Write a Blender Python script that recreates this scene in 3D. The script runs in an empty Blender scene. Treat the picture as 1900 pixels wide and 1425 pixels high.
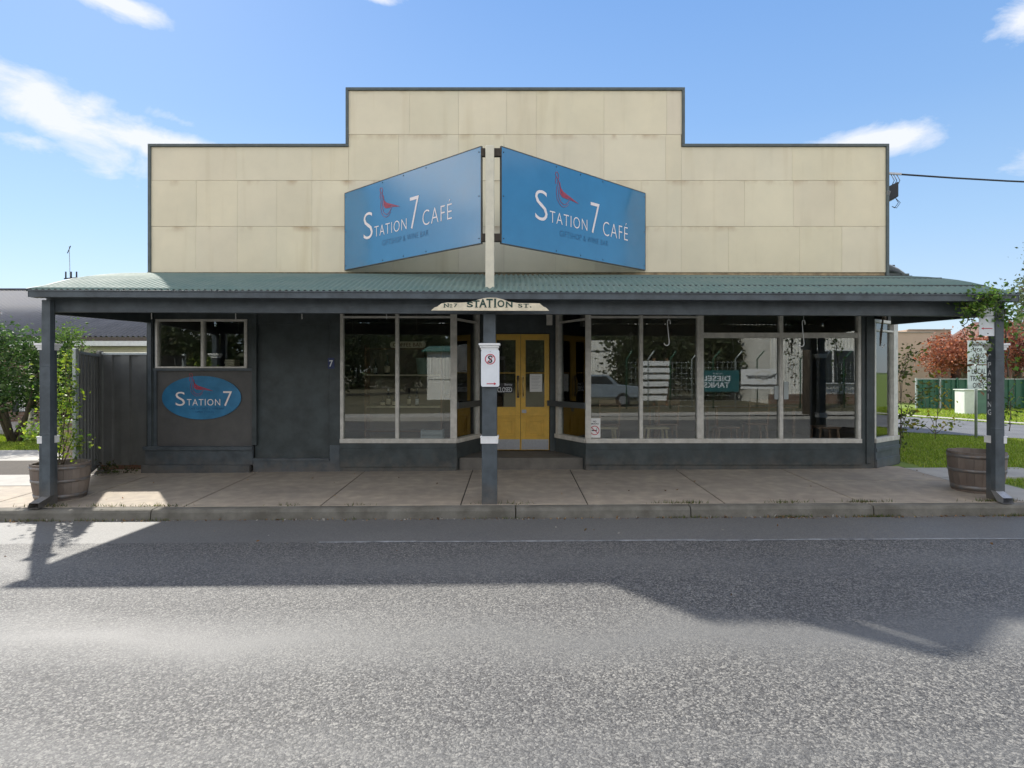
import bpy, math, random
import numpy as np
from mathutils import Vector
R = math.radians
random.seed(7); rng = np.random.default_rng(7)
scene = bpy.context.scene
C = scene.collection
# ------------------------------------------------------------------ camera
F = 1140.0; CX = 950.0; HY = 690.0; H = 1.65          # survey of the photograph: focal (px), principal x, horizon y, eye height
cam_d = bpy.data.cameras.new('camera'); cam = bpy.data.objects.new('camera', cam_d); C.objects.link(cam)
cam.location = (0, 0, H); cam.rotation_euler = (R(90), 0, 0)
cam_d.sensor_width = 36; cam_d.lens = 36 * F / 1900; cam_d.shift_y = -(712.5 - HY) / 1900
cam_d.clip_end = 3000; cam_d.clip_start = 0.05
scene.camera = cam
def X(px, Y): return (px - CX) * Y / F
def Z(py, Y): return H - (py - HY) * Y / F
# ------------------------------------------------------------------ world, sun, exposure
SUN = Vector((-0.64, 0.90, 1.0)).normalized()
EL = math.asin(SUN.z); AZ = math.atan2(SUN.x, SUN.y)   # azimuth measured from +Y towards +X
scene.view_settings.view_transform = 'Standard'; scene.view_settings.look = 'None'
scene.view_settings.exposure = 1.62; scene.view_settings.gamma = 1
w = bpy.data.worlds.new('World'); scene.world = w; w.use_nodes = True
def world():
    nt = w.node_tree; N = nt.nodes; L = nt.links; N.clear()
    def n(t, **k):
        o = N.new(t)
        for a, b in k.items(): setattr(o, a, b)
        return o
    out = n('ShaderNodeOutputWorld'); bg = n('ShaderNodeBackground'); bg.inputs[1].default_value = 0.085
    L.new(bg.outputs[0], out.inputs[0])
    sky = n('ShaderNodeTexSky', sky_type='NISHITA'); sky.sun_disc = False
    sky.sun_elevation = EL; sky.sun_rotation = AZ; sky.altitude = 200; sky.air_density = 1.0; sky.dust_density = 0.4; sky.ozone_density = 2.2
    tc = n('ShaderNodeTexCoord')
    def math_(op, a, b=None, clamp=False):
        m = n('ShaderNodeMath', operation=op); m.use_clamp = clamp
        for i, q in enumerate((a, b)):
            if q is None: continue
            if isinstance(q, (int, float)): m.inputs[i].default_value = q
            else: L.new(q, m.inputs[i])
        return m.outputs[0]
    def dot(v):
        m = n('ShaderNodeVectorMath', operation='DOT_PRODUCT'); L.new(tc.outputs['Generated'], m.inputs[0]); m.inputs[1].default_value = v
        return m.outputs['Value']
    noi = n('ShaderNodeTexNoise'); noi.inputs['Scale'].default_value = 9; noi.inputs['Detail'].default_value = 12; noi.inputs['Roughness'].default_value = 0.64; noi.inputs['Distortion'].default_value = 0.35
    mp = n('ShaderNodeMapping'); mp.inputs['Scale'].default_value = (1, 1, 2.1); L.new(tc.outputs['Generated'], mp.inputs[0]); L.new(mp.outputs[0], noi.inputs[0])
    total = None
    # centre px, py, half length, half height (in px of the survey), tilt degrees (down to the right +), density
    for px, py, a, b, tl, den in ((75, 205, 170, 52, 20, 1.0), (290, 268, 165, 34, 8, 1.0), (60, 262, 70, 26, 0, .85), (1625, 258, 105, 36, 3, 1.0),
                                  (205, 2, 85, 22, 4, .9), (700, -4, 80, 16, 0, .8), (1908, 28, 40, 32, 0, 1.0), (330, 222, 70, 20, 10, .6), (10, 140, 60, 24, 10, .6), (-250, 120, 200, 60, 15, .9), (2350, 150, 200, 60, -8, .9), (-9000, 0, 430, 150, -35, 1.0)):
        c = Vector(((px - CX) / F, 1, (HY - py) / F)).normalized() if px > -3000 else Vector((-1, .0, .34)).normalized()
        ri = c.cross(Vector((0, 0, 1))).normalized(); up = ri.cross(c).normalized()
        t = R(tl); u = ri * math.cos(t) - up * math.sin(t); v = ri * math.sin(t) + up * math.cos(t)
        uu = u * (F * max(c.y, .95 if px < -3000 else 0) / a); vv = v * (F * max(c.y, .95 if px < -3000 else 0) / b)
        du = math_('SUBTRACT', dot(tuple(uu)), uu.dot(c)); dv = math_('SUBTRACT', dot(tuple(vv)), vv.dot(c))
        r2 = math_('ADD', math_('MULTIPLY', du, du), math_('MULTIPLY', dv, dv))
        k = math_('MULTIPLY', math_('SUBTRACT', 1.0, math_('MULTIPLY', math_('SQRT', r2), 0.72), True), den)
        k = math_('MULTIPLY', k, math_('GREATER_THAN', dot(tuple(c)), 0.5))
        total = k if total is None else math_('MAXIMUM', total, k)
    cl = math_('MULTIPLY', math_('SUBTRACT', math_('ADD', total, math_('MULTIPLY', noi.outputs['Fac'], 1.15)), 1.06), 3.0, True)
    cl = math_('MULTIPLY', cl, math_('MULTIPLY', total, 2.6, True))
    # unseen clouds added behind the camera and overhead to brighten the shaded facade
    no2 = n('ShaderNodeTexNoise'); no2.inputs['Scale'].default_value = 2.6; no2.inputs['Detail'].default_value = 7; L.new(mp.outputs[0], no2.inputs[0])
    back = math_('MULTIPLY', math_('SUBTRACT', dot((0, -.8, 0.6)), 0.04), 3.0, True)
    cb = math_('MULTIPLY', math_('MULTIPLY', math_('SUBTRACT', no2.outputs['Fac'], 0.43), 7.0, True), back)
    cl = math_('MULTIPLY', math_('MAXIMUM', cl, cb), 0.93)
    mix = n('ShaderNodeMix', data_type='RGBA')
    tint = n('ShaderNodeMix', data_type='RGBA'); tint.inputs[0].default_value = 0.82
    rp = n('ShaderNodeValToRGB'); L.new(dot((0, 0, 1)), rp.inputs[0]); e = rp.color_ramp.elements
    e[0].position = 0.0; e[0].color = (.70, .82, .96, 1); e[1].position = 1.0; e[1].color = (.10, .24, .62, 1)
    for ps, cc in ((.07, (.60, .77, .98, 1)), (.2, (.42, .66, .97, 1)), (.36, (.27, .51, .92, 1)), (.52, (.195, .42, .87, 1))): q = e.new(ps); q.color = cc
    sc_ = n('ShaderNodeVectorMath', operation='SCALE'); L.new(rp.outputs[0], sc_.inputs[0]); sc_.inputs['Scale'].default_value = SKYK
    L.new(sky.outputs[0], tint.inputs[6]); L.new(sc_.outputs[0], tint.inputs[7])
    cc = n('ShaderNodeMix', data_type='RGBA'); L.new(math_('MAXIMUM', back, math_('MULTIPLY', math_('SUBTRACT', dot((-1, -.1, 0)), .8), 8.0, True)), cc.inputs[0]); cc.inputs[6].default_value = (3.7, 3.8, 4.05, 1); cc.inputs[7].default_value = (9.2, 8.7, 8.1, 1)
    L.new(cl, mix.inputs[0]); L.new(tint.outputs[2], mix.inputs[6]); L.new(cc.outputs[2], mix.inputs[7])
    L.new(mix.outputs[2], bg.inputs[0])
SKYK = 3.45
world()
sd = bpy.data.lights.new('sun', 'SUN'); sd.energy = 2.3; sd.angle = R(1.0); sd.color = (1, .95, .86)
so = bpy.data.objects.new('sun', sd); C.objects.link(so); so.location = (-20, 30, 40)
so.rotation_euler = (-SUN).to_track_quat('-Z', 'Y').to_euler()

# ------------------------------------------------------------------ mesh helper
class MB:
    def __init__(s, smooth=False): s.v = []; s.f = []; s.c = []; s.col = (1, 1, 1); s.smooth = smooth
    def add(s, vs, fs):
        b = len(s.v); s.v += [tuple(q) for q in vs]; s.f += [tuple(i + b for i in f) for f in fs]; s.c += [s.col] * len(fs); return s
    def obox(s, c, a, b, d):
        c = Vector(c); a = Vector(a); b = Vector(b); d = Vector(d)
        vs = [c + i * a + j * b + k * d for i in (-1, 1) for j in (-1, 1) for k in (-1, 1)]
        fs = [(0, 1, 3, 2), (4, 6, 7, 5), (0, 4, 5, 1), (2, 3, 7, 6), (0, 2, 6, 4), (1, 5, 7, 3)]
        if a.cross(b).dot(d) < 0: fs = [f[::-1] for f in fs]
        return s.add(vs, fs)
    def box(s, x0, x1, y0, y1, z0, z1):
        return s.obox(((x0 + x1) / 2, (y0 + y1) / 2, (z0 + z1) / 2), ((x1 - x0) / 2, 0, 0), (0, (y1 - y0) / 2, 0), (0, 0, (z1 - z0) / 2))
    def bar(s, p, q, wd, h, up=(0, 0, 1)):
        p = Vector(p); q = Vector(q); d = (q - p); up = Vector(up)
        if abs(d.normalized().dot(up)) > .98: up = Vector((0, 1, 0))
        sd_ = d.cross(up).normalized(); u = sd_.cross(d).normalized()
        return s.obox((p + q) / 2, sd_ * wd / 2, d / 2, u * h / 2)
    def tube(s, pts, r, n=8, cap=True):
        pts = [Vector(p) for p in pts]; m = len(pts)
        rr = r if isinstance(r, (list, tuple)) else [r] * m
        vs = []; ref = None
        for i, p in enumerate(pts):
            t = (pts[min(i + 1, m - 1)] - pts[max(i - 1, 0)])
            t = t.normalized() if t.length > 1e-9 else Vector((0, 0, 1))
            if ref is None: ref = t.orthogonal().normalized()
            a = (ref - t * ref.dot(t)); a = a.normalized() if a.length > 1e-6 else t.orthogonal().normalized()
            ref = a; b = t.cross(a)
            for k in range(n):
                an = 2 * math.pi * k / n; vs.append(p + (a * math.cos(an) + b * math.sin(an)) * rr[i])
        fs = [(i * n + k, i * n + (k + 1) % n, (i + 1) * n + (k + 1) % n, (i + 1) * n + k) for i in range(m - 1) for k in range(n)]
        if cap: fs += [tuple(range(n))[::-1], tuple((m - 1) * n + k for k in range(n))]
        return s.add(vs, fs)
    def lathe(s, cx, cy, prof, n=24, ph=0):
        vs = [(cx + r * math.cos(ph + 2 * math.pi * k / n), cy + r * math.sin(ph + 2 * math.pi * k / n), z) for r, z in prof for k in range(n)]
        fs = [(i * n + k, i * n + (k + 1) % n, (i + 1) * n + (k + 1) % n, (i + 1) * n + k) for i in range(len(prof) - 1) for k in range(n)]
        return s.add(vs, fs)
    def prism(s, poly, O, U, V, Nn, t):
        O = Vector(O); U = Vector(U); V = Vector(V); Nn = Vector(Nn) * t; m = len(poly)
        a = [O + U * p[0] + V * p[1] for p in poly]; vs = a + [p + Nn for p in a]
        fs = [tuple(range(m)), tuple(range(2 * m - 1, m - 1, -1))] + [((i + 1) % m, i, i + m, (i + 1) % m + m) for i in range(m)]
        return s.add(vs, fs)
    def stroke(s, pts, O, U, V, Nn, wd, t=.004):
        pts = [Vector((p[0], p[1])) for p in pts]; m = len(pts); L_ = []; R_ = []
        for i, p in enumerate(pts):
            d = (pts[min(i + 1, m - 1)] - pts[max(i - 1, 0)]).normalized(); nn = Vector((-d.y, d.x))
            ww = wd[i] if isinstance(wd, (list, tuple)) else wd
            L_.append(p + nn * ww / 2); R_.append(p - nn * ww / 2)
        return s.prism([tuple(p) for p in L_] + [tuple(p) for p in reversed(R_)], O, U, V, Nn, t)
    def build(s, name, mt, parent=None, bevel=0, origin=None):
        me = bpy.data.meshes.new(name)
        off = parent.get('_w', None) if parent is not None else None
        if off is None: off = origin if origin is not None else (0, 0, 0)
        off = tuple(off)
        me.from_pydata([(a - off[0], b - off[1], c - off[2]) for a, b, c in s.v], [], s.f)
        me.materials.append(mt)
        if any(c != (1, 1, 1) for c in s.c):
            at = me.color_attributes.new('tint', 'FLOAT_COLOR', 'CORNER')
            arr = np.empty((len(me.loops), 4), np.float32); i = 0
            for f, c in zip(s.f, s.c): arr[i:i + len(f)] = (*c, 1); i += len(f)
            at.data.foreach_set('color', arr.ravel())
        if s.smooth: me.polygons.foreach_set('use_smooth', [True] * len(me.polygons))
        me.update()
        o = bpy.data.objects.new(name, me); C.objects.link(o)
        if parent is not None: o.parent = parent; o['_w'] = off
        else: o.location = off; o['_w'] = off
        if bevel:
            b = o.modifiers.new('bevel', 'BEVEL'); b.width = bevel; b.segments = 2; b.limit_method = 'ANGLE'; b.angle_limit = R(40)
        return o
def meta(o, label=None, cat=None, group=None, kind=None):
    if label: o['label'] = label
    if cat: o['category'] = cat
    if group: o['group'] = group
    if kind: o['kind'] = kind
    return o
def thing(name, loc, label, cat, group=None):
    o = bpy.data.objects.new(name, None); C.objects.link(o); o.location = loc; o['_w'] = tuple(loc); o.empty_display_size = .2
    return meta(o, label, cat, group)
def struct(o): o['kind'] = 'structure'; return o
_tmp = bpy.data.curves.new('tmp_text', 'FONT')
def text(body, O, U, V, wd, ht, mt, parent=None, name='lettering', bold=0.0, lift=.003, thick=.002, spacing=1.0, into=None):
    """text fitted into wd x ht with its lower left corner at O on the plane U,V"""
    cu = bpy.data.curves.new('t', 'FONT'); cu.body = body; cu.offset = bold; cu.space_character = spacing; cu.resolution_u = 4
    o = bpy.data.objects.new('t', cu); C.objects.link(o); bpy.context.view_layer.update()
    me = bpy.data.meshes.new_from_object(o.evaluated_get(bpy.context.evaluated_depsgraph_get()))
    bpy.data.objects.remove(o); bpy.data.curves.remove(cu)
    vs = [v.co.copy() for v in me.vertices]; fs = [tuple(p.vertices) for p in me.polygons]; bpy.data.meshes.remove(me)
    x0 = min(v.x for v in vs); x1 = max(v.x for v in vs); y0 = min(v.y for v in vs); y1 = max(v.y for v in vs)
    O = Vector(O); U = Vector(U).normalized(); V = Vector(V).normalized(); Nn = U.cross(V)
    sx = wd / (x1 - x0); sy = ht / (y1 - y0) if ht else sx
    mb = into or MB()
    mb.add([O + U * (v.x - x0) * sx + V * (v.y - y0) * sy + Nn * lift for v in vs], fs)
    if into is None: return mb.build(name, mt, parent)
# ------------------------------------------------------------------ materials
def M(name, base, rough=.6, var=.12, scale=6.0, bump=.0, bscale=40.0, metal=0.0, tint=False, base2=None, spec=.5, stretch=(1, 1, 1), detail=6):
    m = bpy.data.materials.new(name); m.use_nodes = True; nt = m.node_tree; N = nt.nodes; L = nt.links
    p = N['Principled BSDF']; p.inputs['Roughness'].default_value = rough; p.inputs['Metallic'].default_value = metal; p.inputs['Specular IOR Level'].default_value = spec
    tc = N.new('ShaderNodeTexCoord'); mp = N.new('ShaderNodeMapping'); mp.inputs['Scale'].default_value = stretch; L.new(tc.outputs['Object'], mp.inputs[0])
    no = N.new('ShaderNodeTexNoise'); no.inputs['Scale'].default_value = scale; no.inputs['Detail'].default_value = detail; no.inputs['Roughness'].default_value = .62; L.new(mp.outputs[0], no.inputs[0])
    rp = N.new('ShaderNodeValToRGB'); b2 = base2 or tuple(c * (1 - var) for c in base); b1 = base if base2 else tuple(min(1, c * (1 + var)) for c in base)
    rp.color_ramp.elements[0].position = .35; rp.color_ramp.elements[1].position = .66
    rp.color_ramp.elements[0].color = (*b2, 1); rp.color_ramp.elements[1].color = (*b1, 1); L.new(no.outputs['Fac'], rp.inputs[0])
    src = rp.outputs[0]
    if tint:
        at = N.new('ShaderNodeAttribute'); at.attribute_name = 'tint'; mx = N.new('ShaderNodeMix'); mx.data_type = 'RGBA'; mx.blend_type = 'MULTIPLY'; mx.inputs[0].default_value = 1
        L.new(src, mx.inputs[6]); L.new(at.outputs['Color'], mx.inputs[7]); src = mx.outputs[2]
    L.new(src, p.inputs['Base Color'])
    rr = N.new('ShaderNodeMapRange'); rr.inputs[3].default_value = max(.03, rough - .1); rr.inputs[4].default_value = min(1, rough + .12); L.new(no.outputs['Fac'], rr.inputs[0]); L.new(rr.outputs[0], p.inputs['Roughness'])
    if bump:
        n2 = N.new('ShaderNodeTexNoise'); n2.inputs['Scale'].default_value = bscale; n2.inputs['Detail'].default_value = 4; L.new(mp.outputs[0], n2.inputs[0])
        bp = N.new('ShaderNodeBump'); bp.inputs['Strength'].default_value = bump; bp.inputs['Distance'].default_value = .01; L.new(n2.outputs['Fac'], bp.inputs['Height']); L.new(bp.outputs[0], p.inputs['Normal'])
    return m
def nodes(m): return m.node_tree.nodes, m.node_tree.links
m_paint = M('slate_paint', (.064, .079, .090), .5, .28, 5, .08, 60)
m_paintd = M('dark_slate_paint', (.042, .054, .056), .5, .3, 4, .08, 60)
m_wall = M('charcoal_wall_paint', (.058, .066, .068), .55, .18, 3.2, .12, 90)
m_panel = M('brown_grey_panel_paint', (.085, .083, .08), .6, .16, 3.5, .1, 90)
m_trim = M('green_grey_trim', (.08, .1, .098), .5, .2, 7)
m_white = M('white_frame_paint', (.56, .54, .49), .45, .15, 9, .05, 80)
m_cap = M('white_cap_paint', (.8, .8, .79), .45, .06, 12)
m_creamp = M('cream_post_paint', (.66, .62, .49), .5, .08, 9)
m_green = M('green_awning_iron', (.12, .185, .165), .66, .25, 3.0, .0, 30, base2=(.15, .205, .18), spec=.15)
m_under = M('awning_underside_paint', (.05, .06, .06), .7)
m_yellow = M('yellow_door_paint', (.66, .40, .055), .42, .1, 8, .04, 70)
m_steel = M('brushed_steel', (.35, .36, .38), .35, .1, 30, 0, 30, metal=.6)
m_brass = M('brass', (.5, .36, .14), .35, .1, 30, metal=.9)
m_blue = M('blue_sign_enamel', (.014, .185, .37), .07, .06, 2, spec=1.0); m_blue.node_tree.nodes['Principled BSDF'].inputs['IOR'].default_value = 1.58
m_bluev = M('blue_oval_enamel', (.03, .17, .33), .3, .25, 2.5)
m_letter = M('pale_pink_lettering', (.85, .76, .74), .4, .03)
m_navy = M('navy_small_lettering', (.014, .09, .22), .35, .03)
m_redl = M('red_emblem_paint', (.36, .045, .085), .4, .05)
m_signw = M('white_sign_face', (.74, .77, .8), .3, .05, 6)
m_signr = M('red_sign_ink', (.5, .02, .05), .4, .03)
m_black = M('black_ink', (.012, .013, .015), .4, .03)
m_creams = M('cream_board', (.72, .64, .47), .5, .12, 12)
m_dgreenl = M('dark_green_lettering', (.012, .05, .035), .5, .05)
m_conc = M('pale_concrete', (.36, .345, .315), .85, .14, 2.2, .25, 160)
m_soil = M('dark_soil', (.05, .036, .025), .95, .3, 30, .8, 60)
m_hook = M('galvanised_wire', (.62, .62, .6), .45, .1, 30)
m_bark = M('grey_brown_bark', (.12, .095, .07), .9, .35, 14, .5, 50, stretch=(1, 1, .25))
m_cable = M('black_cable', (.02, .02, .022), .5)
m_galv = M('galvanised_post', (.38, .42, .42), .45, .1, 20, metal=.4)
m_ffence = M('grey_fence_steel', (.14, .145, .14), .5, .14, 3)
m_gfence = M('green_fence_steel', (.02, .1, .06), .45, .14, 2)
m_roofg = M('grey_roof_iron', (.13, .135, .15), .8, .12, 1.5, spec=.2)
m_creamf = M('cream_fascia', (.62, .57, .44), .6, .08)
m_beige = M('beige_render_wall', (.5, .38, .29), .85, .08, .8, .1, 20)
m_lowb = M('grey_blue_wall', (.32, .32, .36), .8, .06)
m_tileroof = M('brown_tile_roof', (.17, .095, .075), .8, .2, 4)
m_cab = M('pale_green_cabinet', (.66, .7, .64), .5, .06)
m_cabg = M('grey_green_cabinet', (.1, .2, .15), .5, .1)
m_shed = M('off_white_shed_iron', (.78, .76, .7), .55, .08, 1)
m_wood = M('stained_wood', (.2, .115, .06), .5, .25, 5, .1, 30, stretch=(1, 1, 6))
m_pale = M('pale_timber', (.45, .36, .2), .5, .2, 5, stretch=(1, 1, 6))
m_inwall = M('interior_wall_paint', (.2, .17, .13), .8, .2, 1.5)
m_infloor = M('interior_floor_boards', (.12, .075, .045), .45, .25, 3, stretch=(1, 8, 1))
m_shelf = M('shelf_timber', (.7, .62, .45), .5, .15, 8)
m_paper = M('white_paper', (.78, .78, .76), .8, .03)
m_hoop = M('rusty_steel_hoop', (.2, .21, .22), .5, .35, 14, .1, 60, metal=.5, base2=(.2, .16, .13))
m_brick = bpy.data.materials.new('brown_brick')
def mk_brick(m, c1, c2, mo, sc=1.0):
    m.use_nodes = True; N, L = nodes(m); p = N['Principled BSDF']; p.inputs['Roughness'].default_value = .9
    tc = N.new('ShaderNodeTexCoord'); sx = N.new('ShaderNodeSeparateXYZ'); cb = N.new('ShaderNodeCombineXYZ'); ad = N.new('ShaderNodeMath'); ad.operation = 'ADD'
    L.new(tc.outputs['Object'], sx.inputs[0]); L.new(sx.outputs[0], ad.inputs[0]); L.new(sx.outputs[1], ad.inputs[1]); L.new(ad.outputs[0], cb.inputs[0]); L.new(sx.outputs[2], cb.inputs[1])
    b = N.new('ShaderNodeTexBrick'); L.new(cb.outputs[0], b.inputs[0]); b.inputs['Color1'].default_value = (*c1, 1); b.inputs['Color2'].default_value = (*c2, 1); b.inputs['Mortar'].default_value = (*mo, 1)
    b.inputs['Scale'].default_value = sc; b.inputs['Mortar Size'].default_value = .008; b.inputs['Brick Width'].default_value = .24; b.inputs['Row Height'].default_value = .086
    L.new(b.outputs[0], p.inputs['Base Color'])
mk_brick(m_brick, (.2, .12, .08), (.13, .075, .05), (.25, .22, .18))
m_brick2 = bpy.data.materials.new('tan_block'); mk_brick(m_brick2, (.32, .24, .17), (.26, .19, .14), (.3, .27, .22), .6)

def glass(name, tint=(.95, .97, .96), k=1.5, base=.03):
    m = bpy.data.materials.new(name); m.use_nodes = True; N, L = nodes(m); N.clear()
    out = N.new('ShaderNodeOutputMaterial'); mx = N.new('ShaderNodeMixShader'); tr = N.new('ShaderNodeBsdfTransparent'); gl = N.new('ShaderNodeBsdfGlossy')
    gl.inputs['Roughness'].default_value = .012; tr.inputs[0].default_value = (*tint, 1); gl.inputs[0].default_value = (.95, .97, .96, 1)
    fr = N.new('ShaderNodeFresnel'); fr.inputs[0].default_value = 1.5
    ma = N.new('ShaderNodeMath'); ma.operation = 'MULTIPLY_ADD'; ma.use_clamp = True; L.new(fr.outputs[0], ma.inputs[0]); ma.inputs[1].default_value = k; ma.inputs[2].default_value = base
    tc = N.new('ShaderNodeTexCoord'); no = N.new('ShaderNodeTexNoise'); no.inputs['Scale'].default_value = 1.1; no.inputs['Detail'].default_value = 1.5; L.new(tc.outputs['Object'], no.inputs[0])
    bp = N.new('ShaderNodeBump'); bp.inputs['Strength'].default_value = .5; bp.inputs['Distance'].default_value = .0012; L.new(no.outputs['Fac'], bp.inputs['Height']); L.new(bp.outputs[0], gl.inputs['Normal'])
    L.new(ma.outputs[0], mx.inputs[0]); L.new(tr.outputs[0], mx.inputs[1]); L.new(gl.outputs[0], mx.inputs[2]); L.new(mx.outputs[0], out.inputs[0])
    return m
m_glass = glass('shop_window_glass')
m_bottle = glass('dark_bottle_glass', (.12, .16, .1), 1.0, .1)
m_dglass = M('dark_window_glass', (.03, .035, .04), .08, .1)

def foliage(name, trans=.35, rough=.55):
    m = bpy.data.materials.new(name); m.use_nodes = True; N, L = nodes(m); p = N['Principled BSDF']; p.inputs['Roughness'].default_value = rough; p.inputs['Specular IOR Level'].default_value = .35
    at = N.new('ShaderNodeAttribute'); at.attribute_name = 'tint'; L.new(at.outputs['Color'], p.inputs['Base Color'])
    tl = N.new('ShaderNodeBsdfTranslucent'); hs = N.new('ShaderNodeHueSaturation'); hs.inputs['Value'].default_value = 1.6; hs.inputs['Saturation'].default_value = 1.1; L.new(at.outputs['Color'], hs.inputs['Color']); L.new(hs.outputs[0], tl.inputs[0])
    mx = N.new('ShaderNodeMixShader'); mx.inputs[0].default_value = trans; L.new(p.outputs[0], mx.inputs[1]); L.new(tl.outputs[0], mx.inputs[2]); L.new(mx.outputs[0], N['Material Output'].inputs[0])
    return m
m_leaf = foliage('leaf_surface')
m_grass = foliage('grass_blades', .3)

# parapet cladding: old painted flat sheets with rusty joints
def mk_clad():
    m = M('cream_cladding', (.735, .655, .475), .62, .05, 1.3, .06, 25, tint=True); N, L = nodes(m); p = N['Principled BSDF']
    src = p.inputs['Base Color'].links[0].from_socket
    tc = N.new('ShaderNodeTexCoord')
    def noise(scale, stretch, det=5, ds=0):
        mp = N.new('ShaderNodeMapping'); mp.inputs['Scale'].default_value = stretch; L.new(tc.outputs['Object'], mp.inputs[0])
        no = N.new('ShaderNodeTexNoise'); no.inputs['Scale'].default_value = scale; no.inputs['Detail'].default_value = det; no.inputs['Distortion'].default_value = ds; L.new(mp.outputs[0], no.inputs[0]); return no.outputs['Fac']
    def mth(op, a, b=0., cl=False):
        q = N.new('ShaderNodeMath'); q.operation = op; q.use_clamp = cl
        for i, z in enumerate((a, b)):
            if isinstance(z, (int, float)): q.inputs[i].default_value = z
            else: L.new(z, q.inputs[i])
        return q.outputs[0]
    def mixc(f, a, col):
        q = N.new('ShaderNodeMix'); q.data_type = 'RGBA'; L.new(f, q.inputs[0]); L.new(a, q.inputs[6]); q.inputs[7].default_value = (*col, 1); return q.outputs[2]
    sep = N.new('ShaderNodeSeparateXYZ'); L.new(tc.outputs['Object'], sep.inputs[0])
    st = mth('MULTIPLY', mth('SUBTRACT', noise(5, (1, 1, .09), 6), .56), 4.5, True)
    src = mixc(mth('MULTIPLY', st, .34), src, (.5, .40, .22))                       # brown runs
    st2 = mth('MULTIPLY', mth('SUBTRACT', noise(1.4, (1, 1, .5), 4), .5), 3.5, True)
    src = mixc(mth('MULTIPLY', st2, .18), src, (.56, .56, .45))                      # grey weathering
    # rust just below each horizontal joint (row height .735 from z .01)
    fz = mth('FRACT', mth('DIVIDE', mth('SUBTRACT', sep.outputs[2], ROW0), ROWH))
    near = mth('MULTIPLY', mth('SUBTRACT', fz, .86), 7.0, True)
    ru = mth('MULTIPLY', mth('MULTIPLY', near, mth('MULTIPLY', mth('SUBTRACT', noise(3.2, (1, 1, .6), 7), .5), 5.0, True)), .8)
    src = mixc(ru, src, (.36, .22, .10))
    L.new(src, p.inputs['Base Color'])
    return m
ROW0 = Z(421, 9.913) ; ROWH = Z(336, 9.913) - Z(421, 9.913)
m_clad = mk_clad()

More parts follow.
